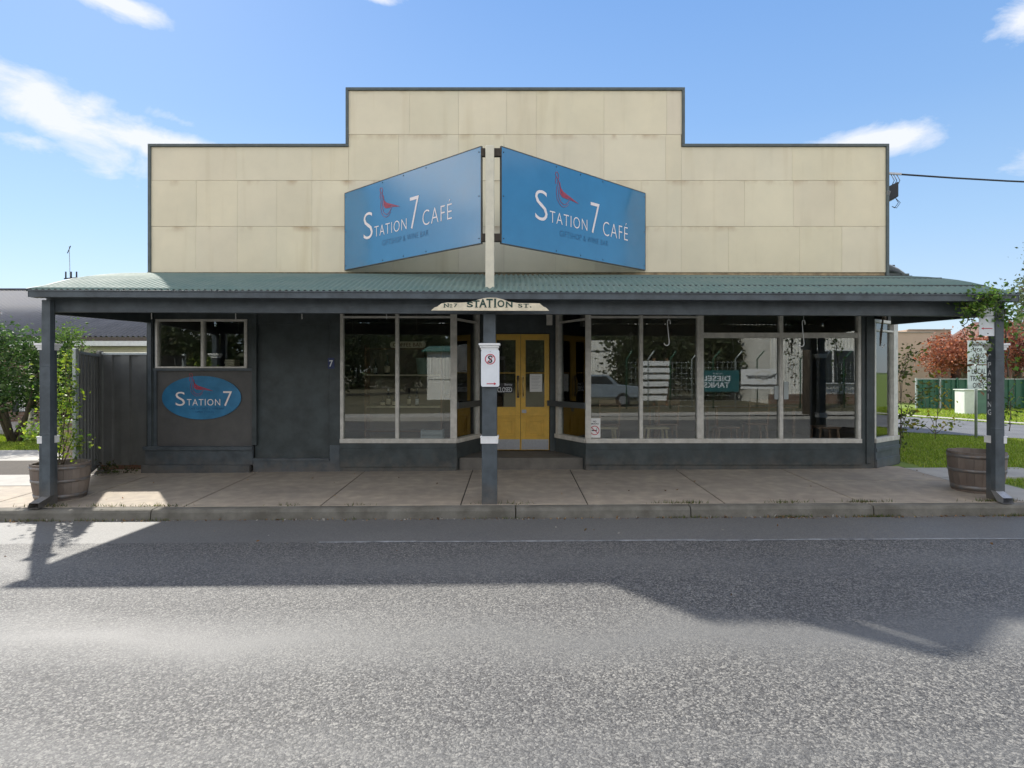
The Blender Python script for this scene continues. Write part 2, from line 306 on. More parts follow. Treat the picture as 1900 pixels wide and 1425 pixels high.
# chip-seal road
def mk_road():
    m = bpy.data.materials.new('chip_seal_road'); m.use_nodes = True; N, L = nodes(m); p = N['Principled BSDF']
    tc = N.new('ShaderNodeTexCoord'); sep = N.new('ShaderNodeSeparateXYZ'); L.new(tc.outputs['Object'], sep.inputs[0])
    def mth(op, a, b=0., cl=False, c=None):
        q = N.new('ShaderNodeMath'); q.operation = op; q.use_clamp = cl
        for i, z in enumerate((a, b, c)):
            if z is None: continue
            if isinstance(z, (int, float)): q.inputs[i].default_value = z
            else: L.new(z, q.inputs[i])
        return q.outputs[0]
    def noise(sc, det=4, st=(1, 1, 1)):
        mp = N.new('ShaderNodeMapping'); mp.inputs['Scale'].default_value = st; L.new(tc.outputs['Object'], mp.inputs[0])
        no = N.new('ShaderNodeTexNoise'); no.inputs['Scale'].default_value = sc; no.inputs['Detail'].default_value = det; L.new(mp.outputs[0], no.inputs[0]); return no.outputs['Fac']
    vo = N.new('ShaderNodeTexVoronoi'); vo.inputs['Scale'].default_value = 82
    wn = N.new('ShaderNodeTexNoise'); wn.inputs['Scale'].default_value = 60; wn.inputs['Detail'].default_value = 3; L.new(tc.outputs['Object'], wn.inputs[0])
    wv = N.new('ShaderNodeVectorMath'); wv.operation = 'SCALE'; wv.inputs['Scale'].default_value = .034; L.new(wn.outputs['Color'], wv.inputs[0])
    wa = N.new('ShaderNodeVectorMath'); wa.operation = 'ADD'; L.new(tc.outputs['Object'], wa.inputs[0]); L.new(wv.outputs[0], wa.inputs[1]); L.new(wa.outputs[0], vo.inputs[0])
    sx = N.new('ShaderNodeSeparateColor'); L.new(vo.outputs['Color'], sx.inputs[0])
    wob = mth('MULTIPLY', mth('SUBTRACT', noise(.7, 3), .5), .9)
    yy = mth('ADD', sep.outputs[1], wob)
    def band(c, hw):  # 1 inside a wheel track
        return mth('SUBTRACT', 1.0, mth('DIVIDE', mth('ABSOLUTE', mth('SUBTRACT', yy, c)), hw), True)
    worn = mth('MAXIMUM', mth('MAXIMUM', band(4.0, .55), mth('MULTIPLY', band(5.55, .5), .6)), mth('MAXIMUM', mth('MULTIPLY', band(2.75, .25), .45), band(1.2, .5)))
    worn = mth('MULTIPLY', worn, mth('MULTIPLY', mth('ADD', noise(1.3, 5, (.35, 1, 1)), .05), 1.7), True)
    sh = mth('MULTIPLY', mth('SUBTRACT', mth('ADD', sep.outputs[1], mth('MULTIPLY', mth('SUBTRACT', noise(3, 3), .5), .06)), 6.36), 25.0, True)   # fine asphalt shoulder
    smooth = mth('MAXIMUM', mth('MULTIPLY', worn, .85), mth('MULTIPLY', sh, .78))
    rp = N.new('ShaderNodeValToRGB'); L.new(sx.outputs[0], rp.inputs[0]); e = rp.color_ramp.elements
    e[0].color = (.078, .078, .08, 1); e[1].color = (.28, .272, .25, 1); e.new(.5).color = (.135, .134, .13, 1)
    fine = N.new('ShaderNodeValToRGB'); L.new(noise(190, 2), fine.inputs[0]); fine.color_ramp.elements[0].position = .35; fine.color_ramp.elements[1].position = .65
    fine.color_ramp.elements[0].color = (.095, .096, .096, 1); fine.color_ramp.elements[1].color = (.18, .18, .174, 1)
    mx = N.new('ShaderNodeMix'); mx.data_type = 'RGBA'; L.new(smooth, mx.inputs[0]); L.new(rp.outputs[0], mx.inputs[6]); L.new(fine.outputs[0], mx.inputs[7])
    gap = N.new('ShaderNodeMix'); gap.data_type = 'RGBA'; gap.blend_type = 'MULTIPLY'
    dk = mth('MULTIPLY', mth('SUBTRACT', vo.outputs['Distance'], .4), 3.5, True); L.new(mth('MULTIPLY', mth('MULTIPLY', dk, .75), mth('SUBTRACT', 1.0, smooth)), gap.inputs[0]); L.new(mx.outputs[2], gap.inputs[6]); gap.inputs[7].default_value = (.22, .22, .24, 1)
    big = N.new('ShaderNodeMix'); big.data_type = 'RGBA'; big.blend_type = 'MULTIPLY'; L.new(mth('MULTIPLY', mth('SUBTRACT', noise(.55, 4), .42), 2.5, True), big.inputs[0]); L.new(gap.outputs[2], big.inputs[6]); big.inputs[7].default_value = (.82, .83, .86, 1)
    L.new(big.outputs[2], p.inputs['Base Color'])
    hgt = mth('MULTIPLY', mth('SUBTRACT', 1.0, vo.outputs['Distance']), mth('SUBTRACT', 1.0, mth('MULTIPLY', smooth, .88)))
    hgt = mth('ADD', hgt, mth('MULTIPLY', noise(170, 3), .25))
    bp = N.new('ShaderNodeBump'); bp.inputs['Strength'].default_value = .6; bp.inputs['Distance'].default_value = .006; L.new(hgt, bp.inputs['Height']); L.new(bp.outputs[0], p.inputs['Normal'])
    p.inputs['Specular IOR Level'].default_value = .34
    L.new(mth('SUBTRACT', .66, mth('MULTIPLY', smooth, .08)), p.inputs['Roughness'])
    return m
m_road = mk_road()
def add_dust(m, col=(.15, .125, .1), top=.42):
    N, L = nodes(m); p = N['Principled BSDF']; src = p.inputs['Base Color'].links[0].from_socket; tc = N.new('ShaderNodeTexCoord'); sep = N.new('ShaderNodeSeparateXYZ'); L.new(tc.outputs['Object'], sep.inputs[0])
    no = N.new('ShaderNodeTexNoise'); no.inputs['Scale'].default_value = 7; no.inputs['Detail'].default_value = 9; no.inputs['Roughness'].default_value = .7; L.new(tc.outputs['Object'], no.inputs[0])
    def mt_(op, a, b, cl=False):
        q = N.new('ShaderNodeMath'); q.operation = op; q.use_clamp = cl
        for i, z in enumerate((a, b)):
            if isinstance(z, (int, float)): q.inputs[i].default_value = z
            else: L.new(z, q.inputs[i])
        return q.outputs[0]
    h = mt_('MULTIPLY', mt_('SUBTRACT', top, sep.outputs[2]), 2.2, True)          # rain splash rises from the footpath
    f = mt_('MULTIPLY', mt_('MULTIPLY', mt_('SUBTRACT', mt_('ADD', no.outputs['Fac'], mt_('MULTIPLY', h, .35)), .55), 4.0, True), mt_('ADD', mt_('MULTIPLY', h, .55), .07))
    mx = N.new('ShaderNodeMix'); mx.data_type = 'RGBA'; L.new(f, mx.inputs[0]); L.new(src, mx.inputs[6]); mx.inputs[7].default_value = (*col, 1); L.new(mx.outputs[2], p.inputs['Base Color'])
add_dust(m_paint); add_dust(m_paintd); add_dust(m_panel); add_dust(m_wall); add_dust(m_white, (.3, .26, .2), .75)
m_asph = M('fine_asphalt', (.12, .125, .135), .75, .15, 2, .4, 120)
m_verge = M('grass_soil', (.075, .11, .025), .95, .35, 3, .6, 40, base2=(.1, .15, .03))
m_fargrass = M('far_lawn', (.17, .24, .04), .95, .3, 6, .8, 60, base2=(.12, .18, .03))
# pavement with stains
def mk_pave():
    m = M('footpath_concrete', (.42, .36, .285), .82, .1, 1.1, .18, 140, base2=(.34, .29, .235)); N, L = nodes(m); p = N['Principled BSDF']; src = p.inputs['Base Color'].links[0].from_socket
    tc = N.new('ShaderNodeTexCoord')
    no = N.new('ShaderNodeTexNoise'); no.inputs['Scale'].default_value = 6; no.inputs['Detail'].default_value = 9; L.new(tc.outputs['Object'], no.inputs[0])
    rp = N.new('ShaderNodeValToRGB'); rp.color_ramp.elements[0].position = .42; rp.color_ramp.elements[1].position = .72; rp.color_ramp.elements[0].color = (.82, .82, .82, 1); rp.color_ramp.elements[1].color = (1.08, 1.06, 1.02, 1); L.new(no.outputs['Fac'], rp.inputs[0])
    mx = N.new('ShaderNodeMix'); mx.data_type = 'RGBA'; mx.blend_type = 'MULTIPLY'; mx.inputs[0].default_value = 1; L.new(src, mx.inputs[6]); L.new(rp.outputs[0], mx.inputs[7]); L.new(mx.outputs[2], p.inputs['Base Color'])
    return m
m_pave = mk_pave()
m_kerb = M('old_kerb_concrete', (.18, .17, .145), .9, .25, 3.2, .5, 70, base2=(.095, .088, .07))
m_dirt = M('joint_dirt', (.055, .045, .035), .95, .3, 20)
m_stave = M('weathered_oak_staves', (.2, .17, .145), .85, .1, 5, .3, 40, stretch=(1, 1, .3), base2=(.13, .1, .082), tint=True)

# ------------------------------------------------------------------ ground
def gx(x): return .0055 * max(-16, min(16, x))
def gp(x, y): return gx(x) + .025 * (min(max(y, 7.6), 10.4) - 7.6)           # footpath and verges behind the kerb
def sheet(x0, x1, y0, y1, zf, nx=8, ny=2, xs=None, ys=None):
    mb = MB(); xs = xs or [x0 + (x1 - x0) * i / nx for i in range(nx + 1)]; ys = ys or [y0 + (y1 - y0) * i / ny for i in range(ny + 1)]
    n = len(xs); mb.add([(x, y, zf(x, y)) for y in ys for x in xs], [(j * n + i, j * n + i + 1, (j + 1) * n + i + 1, (j + 1) * n + i) for j in range(len(ys) - 1) for i in range(n - 1)])
    return mb
XS = [-400, -100, -40, -16, -8, 0, 8, 16, 40, 100, 400]
struct(sheet(0, 0, 0, 0, lambda x, y: -.5, xs=[-1500, 1500], ys=[-1500, 1500]).build('ground', m_verge))
def zroad(x, y): return gx(x) - .13 + .06 * max(0, 1 - ((y - 2.5) / 5.0) ** 2)
struct(sheet(0, 0, 0, 0, zroad, xs=XS, ys=[-2.45 + i * 9.9 / 12 for i in range(13)]).build('road', m_road))
struct(sheet(0, 0, 0, 0, lambda x, y: gp(x, y) - .02, xs=XS, ys=[7.6, 10.4, 14, 20, 40, 400]).build('verge', m_fargrass))
struct(sheet(0, 0, 0, 0, lambda x, y: gx(x) - .0, xs=XS, ys=[-2.6, -10, -400][::-1]).build('opposite_verge', M('dry_lawn', (.10, .085, .045), .95, .35, 2, .5, 30, base2=(.06, .06, .03))))
# kerbs: segments with small gaps, gutter lip
mb = MB(); x = -22.0; k = 0
segs = []
for xe in (-15, -11.6, -8.3, X(283, 7.5), X(957, 7.5), X(1280, 7.5), X(1618, 7.5), 7.2, 9.6, 12, 18, 24):
    segs.append((x, xe)); x = xe
for a, b in segs:
    a += .006; b -= .006; dz = random.uniform(-.004, .004); dy = random.uniform(-.006, .006); n = 6
    prof = [(7.45 + dy, -.30), (7.45 + dy, -.135), (7.462 + dy, -.035), (7.48 + dy, -.008), (7.51 + dy, .002), (7.62, .004), (7.62, -.3)]
    m_ = len(prof); xs = [a, b]; vs = [(xx, yy, zz + gx(xx) + dz) for xx in xs for yy, zz in prof]
    mb.add(vs, [(i, (i + 1) % m_, (i + 1) % m_ + m_, i + m_) for i in range(m_)] + [tuple(range(m_))[::-1], tuple(range(m_, 2 * m_))])
struct(mb.build('kerb', m_kerb, bevel=.006))
mb = MB(); mb.add([(x_, y_, gx(x_) + z_) for x_, y_, z_ in ((-60, -2.6, .01), (60, -2.6, .01), (60, -2.44, .0), (-60, -2.44, .0), (-60, -2.42, -.14), (60, -2.42, -.14))], [(0, 3, 2, 1), (3, 4, 5, 2)])
struct(mb.build('opposite_kerb', m_conc))
struct(sheet(0, 0, 0, 0, lambda x, y: gx(x) + .015, xs=[-60, -16, 0, 16, 60], ys=[-4.4, -2.6]).build('opposite_footpath', m_conc))
# footpath slabs with joints
slab_x = [-6.6, -5.7, X(343, 7.65), X(596, 7.65), X(855, 7.65), X(1090, 7.65), X(1344, 7.65), X(1597, 7.65), 6.35]
mb = MB()
struct(sheet(0, 0, 0, 0, lambda x, y: gp(x, y) - .006, xs=[-30, -16, -8, -5.95], ys=[7.6, 9.0, 10.4, 12.9]).build('path_base', m_dirt))
struct(sheet(0, 0, 0, 0, lambda x, y: gp(x, y) - .006, xs=[-5.95, 0, 6.4], ys=[7.6, 10.1]).build('path_base', m_dirt))
def slab(mb, x0, x1, y0, y1, g=.008, dz=0):
    x0 += g; x1 -= g; y0 += g; y1 -= g; vs = [(x_, y_, gp(x_, y_) + .004 + dz) for y_ in (y0, y1) for x_ in (x0, x1)]; vs += [(a, b, c - .05) for a, b, c in vs]
    mb.add(vs, [(0, 1, 3, 2), (0, 4, 5, 1), (1, 5, 7, 3), (3, 7, 6, 2), (2, 6, 4, 0)])
for a, b in zip(slab_x[:-1], slab_x[1:]):
    if b > 5: slab(mb, a, b, 7.6, 8.95); slab(mb, a, b, 8.95, 10.1, dz=.002)
    elif a < -5.8: slab(mb, a, b, 7.6, 8.9); slab(mb, a, b, 8.9, 10.2)
    else: slab(mb, a, b, 7.62, 10.3, dz=random.uniform(-.002, .002))
xx = -6.6
while xx > -24: slab(mb, xx - 1.7, xx, 7.6, 8.9); xx -= 1.7
struct(mb.build('footpath', m_pave, bevel=.004))
mb = MB()
for a, b in ((-12.4, -9.6), (-9.6, -6.65)): slab(mb, a, b, 8.9, 12.8, dz=.004)
struct(mb.build('driveway', m_conc))
mb = MB()
for a, b in ((6.35, 8.2), (8.2, 10), (10, 12), (12, 14)): slab(mb, a, b, 9.15, 9.75 if a > 7 else 9.95)
slab(mb, 6.35, 6.95, 7.62, 9.15)
struct(mb.build('corner_path', m_conc))
# side street bending away behind the corner
def strip(L1, L2, zoff, name, mt):
    mb = MB(); vs = []
    for a, b in zip(L1, L2): vs += [(a[0], a[1], gp(*a) + zoff), (b[0], b[1], gp(*b) + zoff)]
    mb.add(vs, [(2 * i, 2 * i + 1, 2 * i + 3, 2 * i + 2) for i in range(len(L1) - 1)]); return struct(mb.build(name, mt))
near = [(5, 36), (7.6, 22), (8.6, 18), (9.85, 15.6), (11.6, 13.9), (13.6, 12.2), (15, 9.5), (15.4, 7.5)]
far = [(8, 42), (11.4, 28), (12.3, 24), (13.1, 20.8), (14.3, 17.4), (16.6, 14.8), (20, 13), (28, 12)]
strip(near, far, .006, 'side_road', m_asph)
far2 = [(a + .35, b + .25) for a, b in far]
strip(far, far2, .05, 'side_road_kerb', m_conc)
# worn edge line on the shoulder
mb = MB(); xs = [-2.0 + i * .5 for i in range(60)]
for i, (a, b) in enumerate(zip(xs[:-1], xs[1:])):
    y0 = 6.335 + .006 * math.sin(i * 1.3); y1 = y0 + .05 + .01 * math.sin(i * 2.1)
    mb.add([(a, y0, zroad(a, y0) + .004), (b, y0, zroad(b, y0) + .004), (b, y1, zroad(b, y1) + .004), (a, y1, zroad(a, y1) + .004)], [(0, 1, 2, 3)])
m_line = M('worn_road_paint', (.3, .31, .32), .8, .1, 8, .4, 120, base2=(.13, .135, .14)); struct(mb.build('road_marking', m_line))

# ------------------------------------------------------------------ vegetation helpers
def leaves(cen, size, cols, name, parent=None, mt=None, up=.3, aspect=.5, origin=None, jit=.5, thin=None):
    """many folded leaf faces, one mesh. cen (N,3); cols list of rgb picked at random"""
    cen = np.asarray(cen, float); n = len(cen); off = np.array(parent['_w'] if parent is not None else (origin or (0, 0, 0)))
    d = rng.normal(size=(n, 3)); d[:, 2] = d[:, 2] * .6 - up * .6; d /= np.linalg.norm(d, axis=1)[:, None]
    q = rng.normal(size=(n, 3)); q[:, 2] *= .6; s_ = np.cross(d, q); s_ /= np.linalg.norm(s_, axis=1)[:, None] + 1e-9
    nn = np.cross(d, s_)
    L_ = size * (1 + jit * rng.normal(size=n)).clip(.4, 2)[:, None]; W = L_ * aspect
    a = cen; b = cen + d * L_ * .5 + s_ * W * .5 + nn * W * .18; c = cen + d * L_; e = cen + d * L_ * .5 - s_ * W * .5 + nn * W * .18
    V_ = np.stack([a, b, c, e], 1).reshape(-1, 3) - off
    me = bpy.data.meshes.new(name); me.vertices.add(4 * n); me.vertices.foreach_set('co', V_.astype(np.float32).ravel())
    tri = np.arange(n)[:, None] * 4 + np.array([[0, 1, 2, 0, 2, 3]]); me.loops.add(6 * n); me.loops.foreach_set('vertex_index', tri.ravel().astype(np.int32))
    me.polygons.add(2 * n); me.polygons.foreach_set('loop_start', np.arange(0, 6 * n, 3, dtype=np.int32)); 
    me.update(calc_edges=True)
    pal = np.array(cols)[rng.integers(0, len(cols), n)] * (1 + .22 * rng.normal(size=(n, 1))).clip(.45, 1.7)
    at = me.color_attributes.new('tint', 'FLOAT_COLOR', 'CORNER'); ca = np.ones((n, 6, 4), np.float32); ca[:, :, :3] = pal[:, None, :]; at.data.foreach_set('color', ca.ravel())
    me.materials.append(mt or m_leaf); o = bpy.data.objects.new(name, me); C.objects.link(o); o['_w'] = tuple(float(q_) for q_ in off)
    if parent is not None: o.parent = parent
    else: o.location = tuple(float(q_) for q_ in off)
    return o
def clumps(n, cx, cy, cz, rx, ry, rz, per, sd_, hollow=.35):
    out = []
    for _ in range(n):
        d = rng.normal(size=3); d /= np.linalg.norm(d); r = rng.uniform(hollow, 1) ** .6
        c = np.array((cx, cy, cz)) + d * r * np.array((rx, ry, rz)); k = rng.uniform(.5, 1.3)
        out.append(c + rng.normal(size=(int(per * k), 3)) * sd_ * k)
    return np.concatenate(out)
def branch(mb, p, d, ln, r, depth, ends, spread=.6, n=6):
    pts = [Vector(p)]; d = Vector(d).normalized(); rr = [r]; m = 4
    for i in range(m):
        d = (d + Vector((random.gauss(0, .12), random.gauss(0, .12), random.gauss(0, .06)))).normalized(); pts.append(pts[-1] + d * ln / m); rr.append(r * (1 - .5 * (i + 1) / m))
    mb.tube(pts, rr, n)
    if depth == 0: ends.append(pts[-1]); ends.append(pts[2]); return
    for _ in range(random.choice((2, 3, 3))):
        k = random.choice((2, 3, 4)); dd = (d + Vector((random.gauss(0, spread), random.gauss(0, spread), random.gauss(.15, spread * .6)))).normalized()
        branch(mb, pts[k], dd, ln * random.uniform(.55, .8), rr[k] * .7, depth - 1, ends, spread, n)
def tree(name, x, y, z, h, spread, label, cat, cols, leaf=.09, per=60, sd_=.3, depth=3, r=.14, group=None, lift=.35, up=.3, extra=0):
    t = thing(name, (x, y, z), label, cat, group); mb = MB(True); ends = []
    branch(mb, (x, y, z - .1), (0, 0, 1), h * lift, r, 0, [], .1)
    top = Vector((x, y, z + h * lift * .9))
    for i in range(5):
        a = 2 * math.pi * i / 5 + random.random(); branch(mb, top, (math.cos(a) * spread, math.sin(a) * spread, 1), h * (1 - lift) * .5, r * .55, depth - 1, ends, .55)
    mb.build('trunk', m_bark, t)
    cen = [np.array(e) + rng.normal(size=(int(per * rng.uniform(.4, 1.4)), 3)) * sd_ * rng.uniform(.6, 1.3) for e in ends]
    leaves(np.concatenate(cen), leaf, cols, 'crown', t, up=up)
    return t
G1 = [(.05, .10, .02), (.07, .13, .03), (.035, .075, .018), (.1, .15, .035)]
G2 = [(.14, .2, .04), (.1, .16, .03), (.2, .24, .05), (.06, .1, .02)]
G3 = [(.05, .085, .035), (.075, .11, .045), (.035, .06, .025), (.11, .14, .06)]
def grass(name, label, fn, n, h, cols, wd=.006):
    P = fn(n); n = len(P); me = bpy.data.meshes.new(name); a = rng.uniform(0, 2 * np.pi, n); hh = h * rng.uniform(.4, 1.3, n)
    u = np.stack([np.cos(a), np.sin(a), np.zeros(n)], 1) * wd; lean = rng.normal(size=(n, 3)) * .45; lean[:, 2] = 1; tip = P + lean * hh[:, None]
    V_ = np.stack([P - u, P + u, tip], 1).reshape(-1, 3); me.vertices.add(3 * n); me.vertices.foreach_set('co', V_.astype(np.float32).ravel())
    me.loops.add(3 * n); me.loops.foreach_set('vertex_index', np.arange(3 * n, dtype=np.int32)); me.polygons.add(n); me.polygons.foreach_set('loop_start', np.arange(0, 3 * n, 3, dtype=np.int32)); me.update(calc_edges=True)
    pal = np.array(cols)[rng.integers(0, len(cols), n)] * rng.uniform(.6, 1.3, (n, 1)); at = me.color_attributes.new('tint', 'FLOAT_COLOR', 'CORNER'); ca = np.ones((n, 3, 4), np.float32); ca[:, :, :3] = pal[:, None, :]; at.data.foreach_set('color', ca.ravel())
    me.materials.append(m_grass); o = bpy.data.objects.new(name, me); C.objects.link(o); return meta(o, label, 'grass', None, 'stuff')
# ================================================================== THE CAFE BUILDING
YF = 9.913; SF = F / YF
x_ = lambda px: X(px, YF)
z_ = lambda py: Z(py, YF)
cafe = thing('cafe_building', (0, YF, 0), 'cream and slate grey corner cafe with stepped parapet, green iron verandah and yellow double door', 'building')
XL, XR = x_(272), x_(1622)
ZT = 2.76                                     # head of the shopfront windows
SILL_B, SILL_T = z_(822), z_(812)
# shell: side walls, back, inner partition, ceiling
mb = MB()
mb.box(XL, XL + .12, YF + .12, 20, -.1, 4.3)
mb.box(6.5, 6.62, 10.62, 20, -.1, 3.5)
mb.box(XL, 6.62, 20, 20.12, -.1, 4.3)
mb.prism([(XL + .12, YF + .13), (5.85, YF + .13), (6.5, 10.7), (6.5, 20), (XL + .12, 20)], (0, 0, 3.0), (1, 0, 0), (0, 1, 0), (0, 0, 1), .06)
mb.build('side_wall', m_wall, cafe)
mb = MB(); mb.box(x_(470), x_(470) + .08, YF + .13, 14.5, .2, 3.0); mb.box(XL + .12, 6.5, 14.5, 14.58, .2, 3.0); mb.box(XL + .13, XL + .16, YF + .13, 14.5, .2, 3.0); mb.box(6.46, 6.49, 10.65, 14.5, .2, 3.0)
mb.build('interior_wall', m_inwall, cafe)
mb = MB(); mb.prism([(XL + .12, YF + .14), (5.85, YF + .14), (6.44, 10.62), (6.44, 14.5), (XL + .12, 14.5)], (0, 0, .1), (1, 0, 0), (0, 1, 0), (0, 0, 1), .15); mb.build('interior_floor', m_infloor, cafe)
# facade masonry
mb = MB()
mb.box(XL, XL + .10, YF, YF + .12, -.1, 3.26)                                   # left pilaster
mb.box(x_(284), x_(470), YF + .02, YF + .12, z_(592) - .0, 3.26)                # above small window
mb.box(x_(284), x_(288), YF + .02, YF + .12, z_(683), z_(592)); mb.box(x_(458), x_(470), YF + .02, YF + .12, z_(683), z_(592))
mb.box(x_(470), x_(631), YF + .06, YF + .12, -.1, 3.26)                        # flat mid wall, set back
mb.box(x_(610), x_(631), YF + .02, YF + .058, z_(850), 3.26)
mb.box(x_(470), x_(610), YF + .03, YF + .058, z_(601), 3.26)
mb.box(x_(470) - .02, x_(476), YF - .01, YF + .058, z_(826), 3.26)              # dark vertical cover strip
mb.box(x_(631), x_(847), YF + .01, YF + .12, ZT, 3.26); mb.box(x_(1087), XR - .0, YF + .01, YF + .12, ZT, 3.26); mb.box(x_(847), x_(1087), YF + .01, YF + .12, 2.84, 3.26)
mb.box(x_(1598), XR, YF - .01, YF + .12, -.1, 3.0)                              # right pilaster
mb.box(x_(1606), x_(1616), YF - .03, YF - .012, z_(860), 3.0)
mb.build('front_wall', m_paintd, cafe, bevel=.004)
mb = MB(); mb.box(x_(284), x_(470) - .02, YF + .035, YF + .12, z_(828), z_(684)); mb.build('lower_panel', m_panel, cafe)
mb = MB()                                                                       # timber battens round the panel
mb.box(x_(284), x_(470) - .02, YF - .005, YF + .034, z_(688), z_(683)); mb.box(x_(284), x_(290), YF + .005, YF + .034, z_(828), z_(688))
mb.box(XL + .03, XL + .085, YF - .02, YF - .002, z_(828), 3.2)
mb.build('batten', m_paint, cafe, bevel=.003)
mb = MB()
mb.box(XL - .03, x_(470), YF - .06, YF + .034, z_(835), z_(828)); mb.box(XL - .01, x_(470), YF - .03, YF + .034, z_(862), z_(835)); mb.box(XL - .05, x_(466), YF - .07, YF + .03, -.1, z_(862))
mb.box(x_(470) + .002, x_(612), YF - .035, YF + .028, z_(855), z_(850)); mb.box(x_(470) + .002, x_(631), YF - .02, YF + .018, -.1, z_(855)); mb.box(x_(612) + .002, x_(631), YF - .02, YF + .018, z_(855), z_(826))
mb.build('plinth', m_paint, cafe, bevel=.004)
P_A0 = (x_(631), YF); P_A1 = (x_(847), YF); P_A2 = (X(890, F / 106), F / 106)
P_B0 = (X(1031, F / 106), F / 106); P_B1 = (x_(1087), YF); P_B2 = (x_(1300), YF)
P_C2 = (x_(1598), YF); P_D0 = (XR + .01, YF + .0); P_D1 = (X(1666, F / 108.9), F / 108.9)
mb = MB()
mb.box(P_A0[0] + .002, P_A1[0], YF - .02, YF + .1, -.1, SILL_B); mb.box(P_B1[0], P_C2[0] - .002, YF - .02, YF + .1, -.1, SILL_B)
mb.box(P_B1[0] - .01, P_C2[0] - .002, YF - .045, YF - .022, z_(862), z_(834))
mb.box(P_A0[0] + .002, P_A1[0] + .01, YF - .04, YF - .022, z_(866), z_(832))
def wallseg(mb, p, q, z0, z1, th=.1, out=0):
    p = Vector((*p, 0)); q = Vector((*q, 0)); d = (q - p); nrm = Vector((d.y, -d.x, 0)).normalized()     # outward (towards the street)
    c = (p + q) / 2 - nrm * (th / 2 - out); mb.obox(c + Vector((0, 0, (z0 + z1) / 2)), d / 2, nrm * th / 2, (0, 0, (z1 - z0) / 2))
wallseg(mb, P_A1, P_A2, -.1, SILL_B, .08, .0); wallseg(mb, P_B0, P_B1, -.1, SILL_B, .08, .0)
mb.build('stall_riser', m_paintd, cafe, bevel=.003)
mb = MB(); wallseg(mb, P_D0, P_D1, -.1, SILL_B, .1, .02); wallseg(mb, P_D0, P_D1, .1, .24, .02, .035); wallseg(mb, P_D0, P_D1, .36, .42, .02, .035)
mb.build('corner_riser', m_paint, cafe, bevel=.003)
# shop windows
def window(name, p, q, z0, z1, mull=(), trans=(), fl=.055, fr=.055, fh=.05, fs=.07, fm=.055, ft=.05, dep=.09, mt=m_white, sill_out=.03, label=None, pane_in=.05):
    p = Vector((*p, 0)); q = Vector((*q, 0)); d = q - p; ln = d.length; u = d / ln; nrm = Vector((u.y, -u.x, 0)); mb = MB()
    def piece(a, b, c, e, dd=dep, out=0.0, m=mb):
        m.obox(p + u * (a + b) / 2 - nrm * (dd / 2 - out) + Vector((0, 0, (c + e) / 2)), u * (b - a) / 2, nrm * dd / 2, (0, 0, (e - c) / 2))
    piece(0, ln, z0, z0 + fs, dep, sill_out); piece(0, ln, z1 - fh, z1, dep)
    piece(0, fl, z0 + fs, z1 - fh, dep, .004); piece(ln - fr, ln, z0 + fs, z1 - fh, dep, .004)
    xs = [fl]; 
    for m_ in mull: piece(m_ - fm / 2, m_ + fm / 2, z0 + fs, z1 - fh, dep, .002); xs += [m_ - fm / 2, m_ + fm / 2]
    xs.append(ln - fr); zs = [z0 + fs]
    for t_ in trans:
        for a, b in zip(xs[::2], xs[1::2]): piece(a, b, t_ - ft / 2, t_ + ft / 2, dep, -.002)
        zs += [t_ - ft / 2, t_ + ft / 2]
    zs.append(z1 - fh)
    fr_ = mb.build(name, mt, cafe, bevel=.004)
    for a, b in zip(xs[::2], xs[1::2]):
        for c, e in zip(zs[::2], zs[1::2]):
            g = MB(); piece(a - .004, b + .004, c - .004, e + .004, .006, -pane_in, g); g.build('pane', m_glass, fr_)
    return fr_
tA = z_(588)
window('shop_window', P_A0, P_A1, SILL_B, ZT, (x_(736.5) - P_A0[0],), (tA,), fl=.05, fr=.10, ft=.03)
window('shop_window', P_A1, P_A2, SILL_B, ZT, (), (tA - .03,), fl=.015, fr=.06, ft=.03)
window('shop_window', P_B0, P_B1, SILL_B, ZT, (), (tA - .03,), fl=.10, fr=.015, ft=.03)
window('shop_window', P_B1, P_B2, SILL_B, ZT, (x_(1190) - P_B1[0],), (tA,), fl=.085, fr=.055, ft=.03)
window('shop_window', P_B2, P_C2, SILL_B, ZT, (x_(1450) - P_B2[0],), (z_(622),), fl=.05, fr=.05, fm=.06, ft=.085)
window('corner_window', P_D0, P_D1, SILL_B, z_(594) + .02, (), (z_(612),), fl=.05, fr=.17, ft=.03)
window('small_window', (x_(288), YF + .0), (x_(458), YF), z_(683), z_(592), (x_(375) - x_(288),), (), fl=.035, fr=.045, fm=.045, fs=.025, fh=.035, sill_out=.01)
mb = MB()
wallseg(mb, P_A1, P_A2, 1.055, 1.155, .03, .035); mb.build('push_rail', m_wall, cafe, bevel=.004); mb = MB(); wallseg(mb, (X(1018, 10.8), 10.8), P_B1, 1.055, 1.15, .03, .035)
mb.build('push_rail', m_wall, cafe, bevel=.004)
# recess: door wall, step, ceiling
YD = F / 105
mb = MB()
dx0, dx1 = X(912, YD), X(1019, YD); dz0, dz1 = Z(835, YD), Z(620, YD)
mb.box(P_A2[0] - .02, dx0 - .012, YD - .02, YD + .1, .1, 2.84); mb.box(dx1 + .012, P_B0[0] + .05, YD - .02, YD + .1, .1, 2.84); mb.box(dx0 - .012, dx1 + .012, YD, YD + .1, dz1 + .012, 2.84)
mb.box(P_A1[0] - .3, P_B1[0] + .3, YF + .13, YD + .1, 2.85, 2.9)
mb.build('entry_wall', m_paintd, cafe)
mb = MB(); mb.prism([(P_A1[0] + .04, YF + .05), (P_B1[0] - .04, YF + .05), (P_B0[0], YD - .02), (P_A2[0], YD - .02)], (0, 0, .0), (1, 0, 0), (0, 1, 0), (0, 0, 1), dz0 - .012)
mb.build('entry_step', M('worn_step_concrete', (.12, .11, .095), .8, .2, 5, .2, 60), cafe, bevel=.006)
